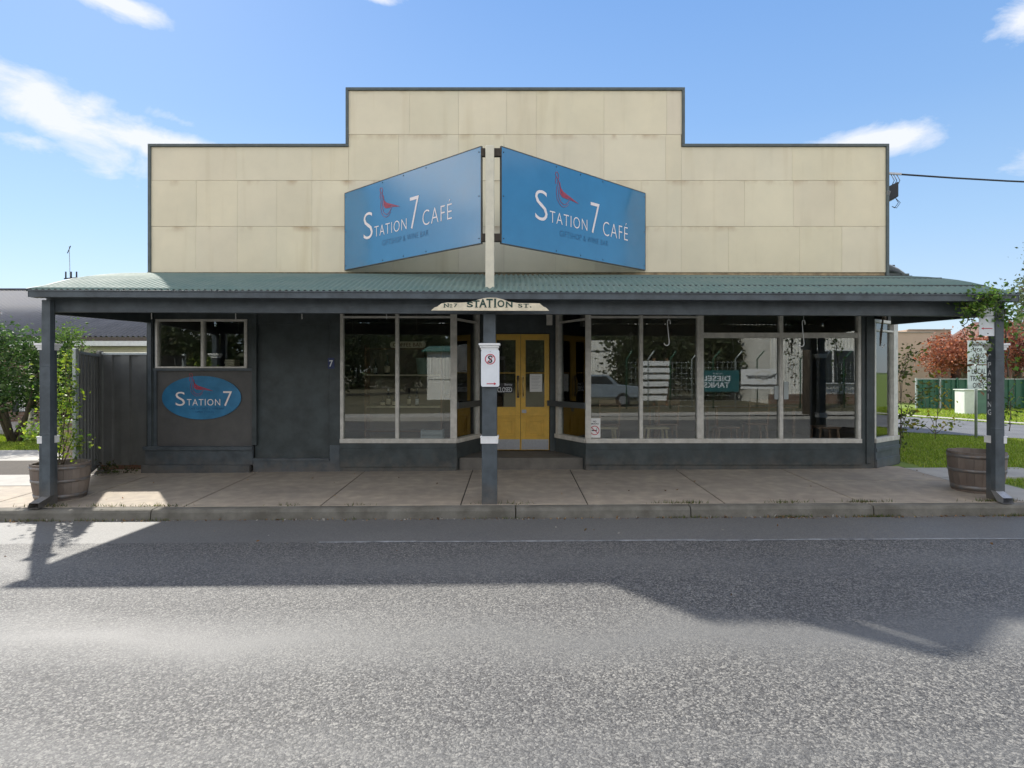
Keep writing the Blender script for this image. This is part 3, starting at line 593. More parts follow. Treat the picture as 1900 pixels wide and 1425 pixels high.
mb = MB(); mb.box(X(1014, YD - .5), X(1025, YD - .5), YD - .5, YD - .44, Z(603, YD - .5), Z(573, YD - .5)); mb.build('entry_light', m_white, cafe, bevel=.005)
mid = X(966, YD)
for s, (a, b) in enumerate(((dx0, mid - .003), (mid + .003, dx1))):
    d = MB(); st = .085; y0, y1 = YD - .01, YD + .035
    gz0, gz1 = Z(755, YD), Z(631, YD)
    d.box(a, a + st, y0, y1, dz0, dz1); d.box(b - st, b, y0, y1, dz0, dz1); d.box(a + st, b - st, y0 + .001, y1, gz1, dz1); d.box(a + st, b - st, y0 + .001, y1, dz0, gz0)
    d.box(a + st, b - st, y0 + .006, y1, Z(692, YD) - .006, Z(692, YD) + .006)
    door = d.build('door', m_yellow, cafe, bevel=.004)
    t = MB(); cx_ = (a + b) / 2; h0, h1 = Z(810, YD), Z(777, YD); wdd = .15
    for (q, ww) in ((0, .02), (.045, .012)):
        for (p0, p1, r0, r1) in ((cx_ - wdd + q, cx_ + wdd - q, h0 + q, h0 + q + ww), (cx_ - wdd + q, cx_ + wdd - q, h1 - q - ww, h1 - q), (cx_ - wdd + q, cx_ - wdd + q + ww, h0 + q + ww, h1 - q - ww), (cx_ + wdd - q - ww, cx_ + wdd - q, h0 + q + ww, h1 - q - ww)):
            t.box(p0, p1, y0 - .012, y0 - .001, r0, r1)
    t.box(a + .03, b - .03, y0 - .016, y0 - .001, h1 + .035, h1 + .055)
    t.box(cx_ - .04, cx_ + .04, y0 - .01, y0 - .001, (h0 + h1) / 2 - .035, (h0 + h1) / 2 + .035)
    t.build('moulding', m_yellow, door, bevel=.003)
    g = MB(); g.box(a + st - .003, b - st + .003, YD + .012, YD + .016, gz0 - .003, gz1 + .003); g.build('glass', m_glass, door)
    k = MB(); k.box(a + .012, b - .012, y0 - .004, y0 - .001, dz0 + .01, Z(815, YD)); k.build('kick_plate', m_steel, door)
    hx = (mid - .045) if s == 0 else (mid + .045)
    k = MB(True); k.tube([(hx, y0 - .02, Z(735, YD)), (hx, y0 - .045, Z(728, YD)), (hx, y0 - .045, Z(708, YD)), (hx, y0 - .02, Z(700, YD))], .01, 8); k.build('handle', m_brass, door)
    k = MB(); k.box(hx - .022, hx + .022, y0 - .008, y0 - .001, Z(738, YD), Z(697, YD)); k.build('handle_plate', m_brass if s else m_wall, door, bevel=.003)
k = MB(); k.box(mid + .02, mid + .1, YD - .03, YD - .012, Z(766, YD), Z(760, YD)); k.build('letter_flap', m_steel, door)

# parapet: overlapping sheets on a frame
rows = [z_(506), ROW0, ROW0 + ROWH, ROW0 + 2 * ROWH, z_(170)]
pL, pR, cL, cR = x_(283), x_(1641), x_(648), x_(1264); topS, topC = z_(274), z_(170)
mb = MB(); yb = YF - .02; mb.col = (1, 1, 1)
def panel(a, b, c, d):
    k = random.uniform(.975, 1.02); mb.col = (k, k * random.uniform(.99, 1.005), k * random.uniform(.97, 1.02)); o = random.uniform(0, .004)
    mb.box(a + .0012, b - .0012, yb - .012 - o, yb, c + .0022, d - .0022)
vj = {0: [283, 365, 442, 515, 580, 648, 730, 851, 935, 1030, 1105, 1200, 1263, 1350, 1482, 1560, 1641],
      1: [283, 366, 442, 515, 580, 648, 760, 860, 935, 1060, 1190, 1263, 1380, 1470, 1547, 1641],
      2: [283, 440, 580, 648, 740, 851, 935, 995, 1120, 1234, 1263, 1468, 1641],
      3: [648, 760, 851, 940, 995, 1120, 1236, 1264]}
for r_ in range(4):
    z0, z1 = rows[r_], rows[r_ + 1]
    if r_ == 2: 
        for a, b in zip(vj[2][:-1], vj[2][1:]):
            t = topS if (b <= 648 or a >= 1263) else rows[3]
            panel(x_(a), x_(b), z0, t)
    else:
        for a, b in zip(vj[r_][:-1], vj[r_][1:]): panel(x_(a), x_(b), z0, z1)
mb.build('parapet', m_clad, cafe)
mb = MB(); mb.box(pL, pR, YF - .018, YF + .06, 3.2, topS); mb.box(cL, cR, YF - .018, YF + .06, topS, topC); mb.build('parapet_frame', M('rusty_backing', (.36, .27, .16), .8, .3, 8), cafe)
mb = MB(); tw = .045; yy0, yy1 = YF - .06, YF + .09
mb.box(pL - tw, cL, yy0, yy1, topS, topS + tw); mb.box(cR, pR + tw, yy0, yy1, topS, topS + tw); mb.box(cL - tw, cR + tw, yy0, yy1, topC, topC + tw)
mb.box(cL - tw, cL, yy0, yy1, topS + tw, topC); mb.box(cR, cR + tw, yy0, yy1, topS + tw, topC); mb.box(pL - tw, pL, yy0, yy1, 3.1, topS); mb.box(pR, pR + tw, yy0, yy1, 3.1, topS)
mb.build('parapet_trim', m_trim, cafe, bevel=.004)
for px in (760, 900, 1050, 1180): mb = MB(); mb.bar((x_(px), YF + .06, topC - .3), (x_(px), YF + 1.2, 4.2), .05, .05); mb.build('parapet_brace', m_trim, cafe)
# corrugated sheets
def corr(x0, x1, path, pitch=.0762, amp=.011, nper=6, tilt=None, mt=m_green, parent=cafe, name='roof', solid=.002, ys=None):
    n = int((x1 - x0) / pitch * nper); xs = np.linspace(x0, x1, n + 1); ph = np.sin(2 * np.pi * (xs - x0) / pitch) * amp
    V_ = []; P = np.array(path, float); m = len(P)
    for j in range(m):
        t = P[min(j + 1, m - 1)] - P[max(j - 1, 0)]; t /= np.linalg.norm(t); nn = np.array((-t[1], t[0]))
        if nn[1] < 0: nn = -nn
        V_.append(np.stack([xs, P[j][0] + nn[0] * ph, P[j][1] + nn[1] * ph + (tilt or 0) * xs], 1))
    V_ = np.concatenate(V_); fs = [(j * (n + 1) + i, j * (n + 1) + i + 1, (j + 1) * (n + 1) + i + 1, (j + 1) * (n + 1) + i) for j in range(m - 1) for i in range(n)]
    b = MB(True); b.add([tuple(q) for q in V_], fs); o = b.build(name, mt, parent)
    if solid: s_ = o.modifiers.new('solid', 'SOLIDIFY'); s_.thickness = solid
    return o
AX0, AX1 = -5.90, 6.16; TL = -.0045
prof = [(7.50, 2.632), (7.62, 2.672), (7.80, 2.725), (8.0, 2.792), (8.25, 2.872), (8.5, 2.94), (8.8, 3.01), (9.1, 3.075), (9.45, 3.14), (9.90, 3.215)]
corr(AX0, AX1, prof, tilt=TL, name='verandah_roof')
mb = MB()
for i in range(7):
    xr = AX0 + .1 + (AX1 - AX0 - .2) * i / 6
    for (a, b), (c, d) in zip(prof[1::2], prof[3::2]): mb.bar((xr, a, b - .09 + TL * xr), (xr, c, d - .09 + TL * xr), .045, .09)
for a, b in (prof[3], prof[6], prof[8]): mb.box(AX0 + .02, AX1 - .02, a - .025, a + .025, b - .045, b - .012)
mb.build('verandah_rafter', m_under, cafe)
def tilted(mb, x0, x1, y0, y1, z0, z1):
    mb.add([(x, y, z + TL * x) for x in (x0, x1) for y in (y0, y1) for z in (z0, z1)], [(0, 1, 3, 2), (4, 6, 7, 5), (0, 4, 5, 1), (2, 3, 7, 6), (0, 2, 6, 4), (1, 5, 7, 3)])
mb = MB(); tilted(mb, AX0 + .06, AX1 - .02, 7.70, 7.78, 2.375, 2.60)
mb.build('verandah_beam', m_paint, cafe, bevel=.005)
mb = MB(); mb.bar((AX0 + .06, 7.78, 2.46), (AX0 + .06, YF - .02, 2.52), .06, .16); mb.build('verandah_end_beam', m_paintd, cafe, bevel=.004); mb = MB(); mb.bar((AX1 - .03, 7.78, 2.44), (AX1 - .03, YF - .02, 2.49), .06, .16); mb.build('verandah_end_beam', m_paintd, cafe, bevel=.004)
mb = MB(); gu0, gu1 = AX0 + .02, AX1 + .0
tilted(mb, gu0, gu1, 7.47, 7.478, 2.535, 2.615); tilted(mb, gu0, gu1, 7.478, 7.60, 2.535, 2.541); tilted(mb, gu0, gu1, 7.592, 7.60, 2.541, 2.615); tilted(mb, gu0, gu1, 7.459, 7.47, 2.607, 2.622)
tilted(mb, gu0 - .004, gu0, 7.465, 7.60, 2.535, 2.617); tilted(mb, gu1, gu1 + .004, 7.465, 7.60, 2.535, 2.617)
mb.build('gutter', m_trim if False else m_paint, cafe, bevel=.002)
ribs = [(7.48, 2.622), (7.62, 2.66), (7.8, 2.71), (8.0, 2.778), (8.25, 2.858), (8.5, 2.925), (8.8, 2.995), (9.1, 3.06), (9.45, 3.125), (9.9, 3.2)]
for xx, sg in ((AX0 - .012, -1), (AX1 + .012, 1)):
    mb = MB()
    for (a, b), (c, d) in zip(ribs[:-1], ribs[1:]): mb.bar((xx, a, b - .0 + TL * xx), (xx, c, d + TL * xx), .02, .035)
    mb.build('barge_flashing', m_trim, cafe)
for xx in (AX0 + .012, AX1 - .012):
    mb = MB(); pl_ = [(7.8, 2.42 + TL * xx)] + [(a, b - .03 + TL * xx) for a, b in prof[2:]] + [(9.9, 2.44)]
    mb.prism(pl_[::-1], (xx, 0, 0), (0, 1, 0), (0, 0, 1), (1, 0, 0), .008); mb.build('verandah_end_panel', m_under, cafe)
# posts
def post(cx, y0, wd, dp, zb, two=False):
    mb = MB(); zt = 2.375 + TL * cx
    mb.box(cx - wd / 2, cx + wd / 2, y0, y0 + dp, zb, Z(820, y0)); mb.box(cx - wd / 2 + .003, cx + wd / 2 - .003, y0 + .003, y0 + dp - .003, Z(820, y0), Z(645, y0))
    mb.box(cx - wd / 2 + .018, cx + wd / 2 - .018, y0 + .015, y0 + dp - .015, Z(645, y0), zt); p = mb.build('verandah_post', m_paint, cafe, bevel=.006)
    c = MB(); q = .014
    c.box(cx - wd / 2 - q, cx + wd / 2 + q, y0 - q, y0 + dp + q, Z(823, y0), Z(812, y0)); c.box(cx - wd / 2 - q - .006, cx + wd / 2 + q + .006, y0 - q - .006, y0 + dp + q + .006, Z(812, y0), Z(809.5, y0)); c.build('post_collar', m_cap, p, bevel=.003); c = MB()
    for i, (a, b, e) in enumerate(((649.5, 645, .012), (645, 641, .024), (641, 637, .038))): c.box(cx - wd / 2 - e, cx + wd / 2 + e, y0 - e, y0 + dp + e, Z(a, y0), Z(b, y0))
    c.build('post_cap', m_cap, p, bevel=.003); return p
post(X(908, 7.62), 7.63, .19, .17, -.02)
post(-5.865, 7.70, .13, .145, -.06); post(6.115, 7.70, .13, .145, -.0)
for cx, zb in ((X(85, 7.6), gx(-5.8)), (X(1855, 7.6), gx(6))):
    mb = MB(); mb.box(cx - .052, cx + .052, 7.60, 7.675, zb + .14, 2.54); 
    for zc in (zb + .9, zb + 1.75): mb.box(cx - .056, cx + .056, 7.597, 7.678, zc, zc + .02)
    dpn = mb.build('downpipe', m_paint, cafe, bevel=.004)
    s = MB(); sg = -1 if cx < 0 else .35
    s.add([(cx - .052, 7.675, zb + .14), (cx + .052, 7.675, zb + .14), (cx + .052, 7.60, zb + .14), (cx - .052, 7.60, zb + .14), (cx - .06 + .07 * sg, 7.60, zb + .02), (cx + .05 + .07 * sg, 7.60, zb + .02), (cx + .06 + .07 * sg, 7.49, zb + .01), (cx - .07 + .07 * sg, 7.49, zb + .01), (cx - .06 + .07 * sg, 7.50, zb + .075), (cx + .055 + .07 * sg, 7.50, zb + .075)],
          [(0, 1, 2, 3), (0, 4, 5, 1), (4, 7, 6, 5), (3, 8, 7, 4, 0), (1, 5, 6, 9, 2), (3, 2, 9, 8)])
    s.build('pipe_shoe', m_steel if cx > 0 else m_paint, dpn)
mb = MB()
tl = 'PARKING'
for i, ch in enumerate(tl):
    yy = 7.772; zc = Z(672 + i * 14.6, 7.77); text(ch, (6.0485, yy + .035, zc - .07), (0, -1, 0), (0, 0, 1), .06 if ch != 'I' else .012, .07, m_signw, name='parking_lettering', bold=.015, parent=cafe, into=mb)
mb.stroke([(-.04, -.02), (-.035, .03), (0, .055), (.03, .03), (.035, -.05)], (6.0485, 7.772, Z(665, 7.77)), (0, -1, 0), (0, 0, 1), (-1, 0, 0), .012)
mb.build('parking_lettering', m_signw, cafe)
# roofs behind the parapet; unseen wing and roof extension added to widen the road shadow
corr(XL - .1, 6.03, [(10.1, 3.75), (15, 4.5)], name='main_roof', mt=m_roofg, nper=4); corr(6.03, 6.6, [(12.5, 4.12), (15, 4.5)], name='main_roof', mt=m_roofg, nper=4); mb = MB(); mb.box(6.64, 8.6, 15.3, 20, -.1, 3.9); mb.build('added_shadow_wing', m_wall, cafe); corr(XL - .1, 8.7, [(15.0, 4.5), (20.2, 3.75)], name='main_roof', mt=m_roofg, nper=4)
mb = MB(); mb.box(6.0, 6.62, 11, 20, 3.3, 3.9); mb.box(5.95, 6.0, 10.2, 15, 3.0, 4.35); mb.box(XL + .12, 6.05, YF + .1, YF + .14, 3.1, 3.8); mb.build('roof_end', m_wall, cafe)
mb = MB(True); pts = [(5.98, 3.54), (6.15, 3.50), (6.32, 3.44), (6.45, 3.38), (6.56, 3.30)]
mb.add([(a, y, b) for y in (10.25, 20) for a, b in pts] , [(i, i + 1, i + 6, i + 5) for i in range(4)]); o = mb.build('corner_roof', M('pale_flashing', (.45, .5, .56), .35, .08), cafe); s_ = o.modifiers.new('s', 'SOLIDIFY'); s_.thickness = .02
mb = MB(); mb.box(5.95, 6.66, 10.3, 10.36, 2.7, 3.3); mb.build('corner_fascia', m_trim, cafe)

# V-shaped roof sign on a cream post
Yn, Yw = 7.81, 9.86
sign = thing('roof_sign', (X(909, Yn), Yn, 2.7), 'pair of angled blue lettered boards with red birds on a cream post above the verandah', 'sign')
mb = MB(); px_ = X(909, Yn); mb.box(px_ - .055, px_ + .055, Yn - .055, Yn + .055, 2.70, Z(272, Yn)); mb.build('sign_post', m_creamp, sign, bevel=.008)
def bird(mb, O, U, V, Nn, s):
    def S(pts, wd): mb.stroke([(a * s, b * s) for a, b in pts], O, U, V, Nn, [w_ * s * .8 for w_ in wd] if isinstance(wd, list) else wd * s * .75, .003)
    S([(.12, .80), (.06, .86), (.02, .92), (.04, .99), (.10, 1.0), (.15, .96), (.17, .88), (.14, .78)], .022)
    S([(.05, .84), (.02, .70), (.05, .62)], .02)
    S([(.14, .80), (.20, .66), (.26, .52), (.36, .42), (.5, .36), (.72, .30), (.98, .22), (1.1, .19)], [.02, .03, .05, .08, .09, .06, .03, .01])
    S([(.22, .70), (.24, .5), (.25, .36), (.34, .28), (.48, .26), (.7, .25), (1.02, .2)], [.02, .05, .07, .06, .05, .03, .01])
    S([(.12, .76), (.13, .6), (.16, .4), (.18, .22), (.26, .1), (.38, .04), (.5, .06), (.6, .14), (.66, .22)], .018)
    S([(.08, .56), (.06, .36), (.1, .16), (.2, .03), (.34, -.05), (.5, -.02), (.62, .08)], .014)
    S([(.27, .46), (.36, .36), (.5, .31)], .05); S([(.3, .36), (.42, .3), (.6, .28)], .05)
def board(p, q, label, sh_=0.0):
    p = Vector(p); q = Vector(q); u = (q - p).normalized(); nrm = Vector((u.y, -u.x, 0)); ln = (q - p).length; h = 1.22; V = Vector((0, 0, 1))
    mb = MB(); mb.obox(p + u * ln / 2 + V * h / 2 - nrm * .004, u * ln / 2, nrm * .004, V * h / 2); b = mb.build('board', m_blue, sign); b['label'] = label
    e = MB()
    for c, hu, hv in ((p + u * ln / 2 + V * -.006, ln / 2 + .008, .006), (p + u * ln / 2 + V * (h + .006), ln / 2 + .008, .006), (p + u * -.005 + V * h / 2, .005, h / 2), (p + u * (ln + .005) + V * h / 2, .005, h / 2)):
        e.obox(c - nrm * .012, u * hu, nrm * .014, V * hv)
    e.build('board_edge', m_wall, b)
    def at(a, b_): return p + u * a + V * b_ + nrm * .0012
    def tx(body, a, b_, wd, ht, bold=0): text(body, at(a, b_), u, V, wd, ht, m_letter, b, bold=bold, name='lettering', lift=.002)
    k = MB()
    for body, a, b_, wd, ht, bo in (('S', .52 + sh_, .40, .235, .41, -.012), ('TATION', .80 + sh_, .405, .775, .16, -.012), ('7', 1.65 + sh_, .39, .20, .45, -.014), ('CAFÉ', 1.93 + sh_, .395, .60, .27, -.014)):
        text(body, at(a, b_), u, V, wd, ht, None, into=k, bold=bo, lift=.002, spacing=1.15)
    k.build('lettering', m_letter, b)
    k = MB(); text('GIFTSHOP & WINE BAR', at(1.0 + sh_, .245), u, V, 1.05, .08, None, into=k, bold=-.02, lift=.002, spacing=1.1); k.build('small_lettering', m_navy, b)
    k = MB(); bird(k, at(.93 + sh_ * .6, .68), u, V, nrm, .44); k.build('emblem', m_redl, b)
    for a, b_ in ((.03, .06), (.03, 1.16), (ln - .03, .06), (ln - .03, 1.16), (1.0, 1.19), (1.0, .03), (2.0, 1.19), (2.0, .03), (1.5, 1.19), (1.5, .03), (.03, .6), (ln - .03, .6)):
        c = at(a, b_); k = MB(True); k.tube([c, c + nrm * .004], .008, 8); k.build('bolt', m_black, b)
zl = 3.29
board((X(640, Yw), Yw, zl), (X(892, Yn), Yn, zl), 'left blue board running from the wall to the post')
board((X(931, Yn), Yn, zl), (X(1197, Yw), Yw, zl), 'right blue board running from the post to the wall', .07)
mb = MB()
for zb in (Z(283, Yn), Z(441, Yn)):
    for a, b in ((893, 901), (917, 930)): mb = MB(); mb.box(X(a, Yn), X(b, Yn), Yn - .02, Yn + .04, zb - .05, zb + .05); mb.build('bracket', m_dirt, sign, bevel=.003)

# oval sign
oc = (x_(373), z_(738)); Yo = YF + .026
oval = thing('oval_sign', (oc[0], Yo, oc[1]), 'blue oval sign with pale lettering and red bird under the small window', 'sign')
mb = MB(); a_, b_ = 73.5 / SF, 40.5 / SF
mb.prism([(a_ * math.cos(t * math.pi / 32), b_ * math.sin(t * math.pi / 32)) for t in range(64)], (oc[0], Yo, oc[1]), (1, 0, 0), (0, 0, 1), (0, -1, 0), .012); mb.build('oval_board', m_bluev, oval)
k = MB(); u, v = Vector((1, 0, 0)), Vector((0, 0, 1)); yo = Yo - .0135
for body, px0, px1, py0, py1, bo in (('S', 325, 342.5, 753, 727, -.005), ('TATION', 346, 408, 752.5, 740.5, -.005), ('7', 413.5, 430, 753.5, 726, -.008)):
    text(body, (x_(px0), yo, z_(py0)), u, v, (px1 - px0) / SF, (py0 - py1) / SF, None, into=k, bold=bo, lift=.001, spacing=1.15)
k.build('lettering', m_letter, oval)
k = MB(); text('CAFE GIFTSHOP & WINE BAR', (x_(350), yo, z_(760)), u, v, 65 / SF, 4 / SF, None, into=k, lift=.001); text('OPEN 7 DAYS', (x_(362), yo, z_(766)), u, v, 34 / SF, 3.5 / SF, None, into=k, lift=.001); k.build('small_lettering', m_navy, oval)
k = MB(); bird(k, (x_(350), yo, z_(733)), u, v, Vector((0, -1, 0)), 30 / SF * 1.35); k.build('emblem', m_redl, oval)

# street name board
Ys = 7.45; ss = F / Ys
nb = thing('street_name_board', (X(909, Ys), Ys, Z(577, Ys)), 'cream shaped board reading No 7 STATION ST. on the gutter over the middle post', 'sign')
pp = [(800, 576.5), (806, 571), (812, 569), (819, 563.5), (829, 561.5), (850, 562), (872, 561), (888, 556), (898, 553.5), (909, 552.5), (922, 553), (934, 556), (944, 560), (960, 562.5), (990, 563), (1001, 563), (1008, 569), (1013, 571), (1019, 577)]
mb = MB(); poly = [(X(a, Ys), Z(b, Ys)) for a, b in pp][::-1]
mb.prism(poly, (0, Ys, 0), (1, 0, 0), (0, 0, 1), (0, -1, 0), .018); mb.build('name_board', m_creams, nb, bevel=.002)
k = MB(); yo = Ys - .0195
def tpx(body, a, b, c, d, bo): text(body, (X(a, Ys), yo, Z(c, Ys)), u, v, (b - a) / ss, (c - d) / ss, None, into=k, bold=bo, lift=.001)
tpx('N', 824, 833, 570.5, 563.5, .02); tpx('o', 834.5, 839.5, 569, 564, .01); tpx('_', 834.5, 839.5, 570.8, 570, .0); tpx('7', 842, 849, 570.5, 563.5, .02); 
tpx('S', 866.5, 878, 570.5, 560.2, .03); tpx('T', 878, 890, 570.5, 557.5, .03); tpx('A', 889.5, 903, 570.5, 555, .03); tpx('T', 902.5, 914.5, 570.5, 554.5, .03); tpx('I', 917, 920.5, 570.5, 554.5, .02); tpx('O', 923, 936, 570.5, 557.2, .03); tpx('N', 938.5, 951, 570.8, 559.5, .03)
tpx('S', 961, 969.5, 571, 564, .02); tpx('T', 971, 981, 571, 564, .02); tpx('.', 983, 986, 571, 568.8, .02)
for a, b, y in ((916, 921.5, 571), (916, 921.5, 555.2), (889, 893, 571), (899, 904, 571), (881.5, 887, 571), (906, 911, 571), (937.5, 942, 571), (948, 952, 560.3), (823, 827, 571), (830, 834, 564.2), (973.5, 979, 571.2)):
    k.box(X(a, Ys), X(b, Ys), yo - .002, yo - .001, Z(y, Ys), Z(y - .9, Ys))
k.build('lettering', m_dgreenl, nb)
for sx in (X(830, Ys), X(985, Ys)):
    pass
# parking control signs
def plate(name, cx, y, zc, wd, ht, label, cat='sign', lean=0, mt=m_signw):
    t = thing(name, (cx, y, zc), label, cat); mb = MB(); r = .022; pts = []
    for (sx, sz, a0) in ((1, 1, 0), (-1, 1, 90), (-1, -1, 180), (1, -1, 270)):
        for k_ in range(5): a = R(a0 + k_ * 22.5); pts.append((sx * (wd / 2 - r) + r * math.cos(a), sz * (ht / 2 - r) + r * math.sin(a)))
    mb.prism(pts, (cx, y, zc), (1, 0, 0), (0, 0, 1), (0, -1, 0), .003); mb.build('plate', mt, t); return t
Yp = 7.585; sp = F / Yp
ns = plate('no_standing_sign', X(909.5, Yp), Yp, Z(683.3, Yp), 34 / sp, 68.5 / sp, 'white no standing sign with crossed S and red arrow on the middle verandah post')
def ring(mb, cx, cz, y, r, wd, t=.002, n=28):
    for i in range(n):
        a, b = 2 * math.pi * i / n, 2 * math.pi * (i + 1) / n
        mb.prism([((r - wd / 2) * math.cos(a), (r - wd / 2) * math.sin(a)), ((r + wd / 2) * math.cos(a), (r + wd / 2) * math.sin(a)), ((r + wd / 2) * math.cos(b), (r + wd / 2) * math.sin(b)), ((r - wd / 2) * math.cos(b), (r - wd / 2) * math.sin(b))], (cx, y, cz), (1, 0, 0), (0, 0, 1), (0, -1, 0), t)
yo = Yp - .0042; k = MB(); cx, cz = X(909.5, Yp), Z(666.5, Yp); ring(k, cx, cz, yo, 9 / sp, 1.6 / sp); k.stroke([(-.037, -.045), (.042, .04)], (cx, yo - .0025, cz), u, v, (0, -1, 0), .008, .001)
def arrow(k, x0, x1, z, y, dirn, h=.02):
    s = 1 if dirn > 0 else -1; tip = x1 if s > 0 else x0; tail = x0 if s > 0 else x1
    k.prism([(tail, z - .005), (tip - s * .03, z - .005), (tip - s * .03, z - h), (tip, z), (tip - s * .03, z + h), (tip - s * .03, z + .005), (tail, z + .005)][::s], (0, y, 0), (1, 0, 0), (0, 0, 1), (0, -1, 0), .001)
k.build('red_circle', m_signr, ns); k = MB(); arrow(k, X(903, Yp), X(921, Yp), Z(712, Yp), yo, 1, .018); k.build('red_arrow', m_signr, ns)
k = MB(); text('S', (cx - 4.2 / sp, yo, cz - 7 / sp), u, v, 8.4 / sp, 14 / sp, None, into=k, bold=.02, lift=.001); k.box(cx - .003, cx + .003, Yp - .006, Yp - .0042, Z(653, Yp), Z(652, Yp)); k.build('letter', m_black, ns)
Yq = 7.62; sq = F / Yq
pk = plate('parking_arrow_sign', X(1832.5, Yq), Yq, Z(590, Yq), 33 / sq, 67 / sq, 'white sign with red left arrow under the vine on the right verandah post')
k = MB(); arrow(k, X(1820, Yq), X(1841, Yq), Z(609.5, Yq), Yq - .0042, -1, .014); k.build('red_arrow', m_signr, pk)
k = MB(); k.tube([(X(1832.5, Yq), Yq - .004, Z(619, Yq)), (X(1832.5, Yq), Yq - .007, Z(619, Yq))], .007); k.build('bolt', m_black, pk); k = MB(); k.box(X(1817, Yq), X(1848, Yq), Yq - .0045, Yq - .0035, Z(586.6, Yq), Z(585.8, Yq)); k.build('black_line', m_black, pk)
# house number
nm = thing('house_number_plate', (x_(613.5), YF + .018, z_(674)), 'small blue plate with white 7 on the dark wall beside the left shop window', 'number plate')
mb = MB(); mb.box(x_(608), x_(620), YF + .008, YF + .018, z_(684), z_(664)); mb.build('plate', M('navy_enamel', (.02, .035, .12), .3), nm, bevel=.002)
text('7', (x_(610.5), YF + .0065, z_(680.5)), u, v, 7 / SF, 12 / SF, m_signw, nm, bold=.01, name='digit')

# hanging hooks
m_hk = m_hook
def hook(px, py0, py1, Yh, label, big=True, flip=1):
    t = thing('hanging_hook', (X(px, Yh), Yh, Z(py1, Yh)), label, 'hook', 'hooks hanging from the verandah'); k = MB(True); x = X(px, Yh); zt, zb = Z(py0, Yh), Z(py1, Yh)
    if big:
        k.tube([(x, Yh, 2.75), (x, Yh, zt)], .003, 6); k.build('hanging_wire', m_hook, t); k = MB(True)
        r = .032; pts = [(x + .02, Yh, zt - .07)]
        for i in range(7): a = math.pi * i / 6; pts.append((x + r * .6 * math.cos(a), Yh, zt - .04 + r * math.sin(a)))
        pts.append((x - .018, Yh, zt - .08)); pts.append((x + .006 * flip, Yh, zb + .04))
        for i in range(1, 8): a = math.pi * i / 7; pts.append((x - .03 * flip + (.036) * flip * math.cos(a), Yh, zb + .035 - .035 * math.sin(a)))
        k.tube(pts, .0062, 8); k.build('hook', m_cap, t)
    else:
        k.tube([(x, Yh, 2.78), (x + .002, Yh, zb)], .0055, 6); k.tube([(x, Yh, zb), (x + .01, Yh, zb + .02)], .006, 6); k.build('hanging_wire', m_hook, t)
hook(1241, 592, 641, 8.6, 'white S-shaped hook hanging in front of the second pane of the right shop window')
hook(1491, 593, 643, 8.6, 'white S-shaped hook hanging in front of the rightmost wide pane')
for px, lb in ((281, 'leftmost short bare wire hanging at the wall corner above the small window'), (437, 'short bare wire hanging above the right pane of the small window'), (560, 'short bare wire hanging before the blank dark wall'), (717, 'short bare wire hanging before the left shop window beside its mullion'), (1094, 'short white wire hanging at the post right of the yellow door')):
    hook(px, 580, 592, 8.6, lb, False)
t = thing('hanging_hook', (X(1637, 8.6), 8.6, Z(642, 8.6)), 'brown twig-wrapped hook hanging before the corner window at the right end', 'hook', 'hooks hanging from the verandah')
k = MB(True); x = X(1637, 8.6); k.tube([(x + .01, 8.6, 2.72), (x + .006, 8.6, Z(595, 8.6)), (x - .02, 8.6, Z(620, 8.6)), (x - .03, 8.6, Z(642, 8.6))], [.006, .012, .017, .009], 7); k.build('twig', m_bark, t)
k = MB(True); k.tube([(x - .03, 8.6, Z(642, 8.6)), (x + .01, 8.6, Z(645, 8.6)), (x + .04, 8.6, Z(638, 8.6))], .005, 6); k.build('hook', m_cap, t)
# notices
def notice(name, px0, px1, py0, py1, Y, label, cat='notice', mt=m_paper):
    t = thing(name, ((X(px0, Y) + X(px1, Y)) / 2, Y, Z(py1, Y)), label, cat); mb = MB(); mb.box(X(px0, Y), X(px1, Y), Y - .0012, Y, Z(py1, Y), Z(py0, Y)); mb.build('sheet', mt, t); return t
m_paperd = M('blue_grey_paper', (.42, .46, .46), .7, .04)
notice('paper_notice', 1454.5, 1463, 708, 741, YF + .04, 'pale blank paper strip taped right of the mullion in the wide right window', mt=m_paperd)
notice('paper_notice', 1437, 1445, 716, 741, YF + .04, 'pale blank paper strip taped left of the mullion in the wide right window', mt=m_paperd)
pn = notice('paper_notice', 983, 1006, 694, 727, YD + .008, 'white typed sheet stuck to the glass of the right yellow door leaf')
k = MB()
for i in range(9): k.box(X(986, YD), X(1003 - (i % 3) * 2, YD), YD + .0055, YD + .0066, Z(699.6 + i * 2.7, YD), Z(699 + i * 2.7, YD))
k.build('typed_line', M('grey_ink', (.4, .4, .4)), pn)
sm = notice('no_smoking_sign', 1095, 1114, 776, 812, YF + .04, 'white no smoking sticker in the lower left corner of the window right of the door', 'sign', m_paper)
k = MB(); sY = F / YF; yo = YF + .0375
ring(k, x_(1104), z_(799), yo, 8 / sY, 1.3 / sY); k.stroke([(-.05, .045), (.05, -.045)], (x_(1104), yo, z_(799)), u, v, (0, -1, 0), .01, .002); k.build('red_ring', m_signr, sm)
k = MB(); text('NO', (x_(1101), yo, z_(784)), u, v, 6 / sY, 3 / sY, None, into=k, bold=.02, lift=.0005); text('SMOKING', (x_(1096.5), yo, z_(788)), u, v, 15.5 / sY, 2.6 / sY, None, into=k, bold=.02, lift=.0005)
k.box(x_(1098.5), x_(1108), yo - .001, yo, z_(800.2), z_(798.2)); k.stroke([(.0, 0), (.02, .02), (.015, .035), (.03, .05)], (x_(1106), yo, z_(799)), u, v, (0, -1, 0), .006, .001); k.build('black_marking', m_black, sm)
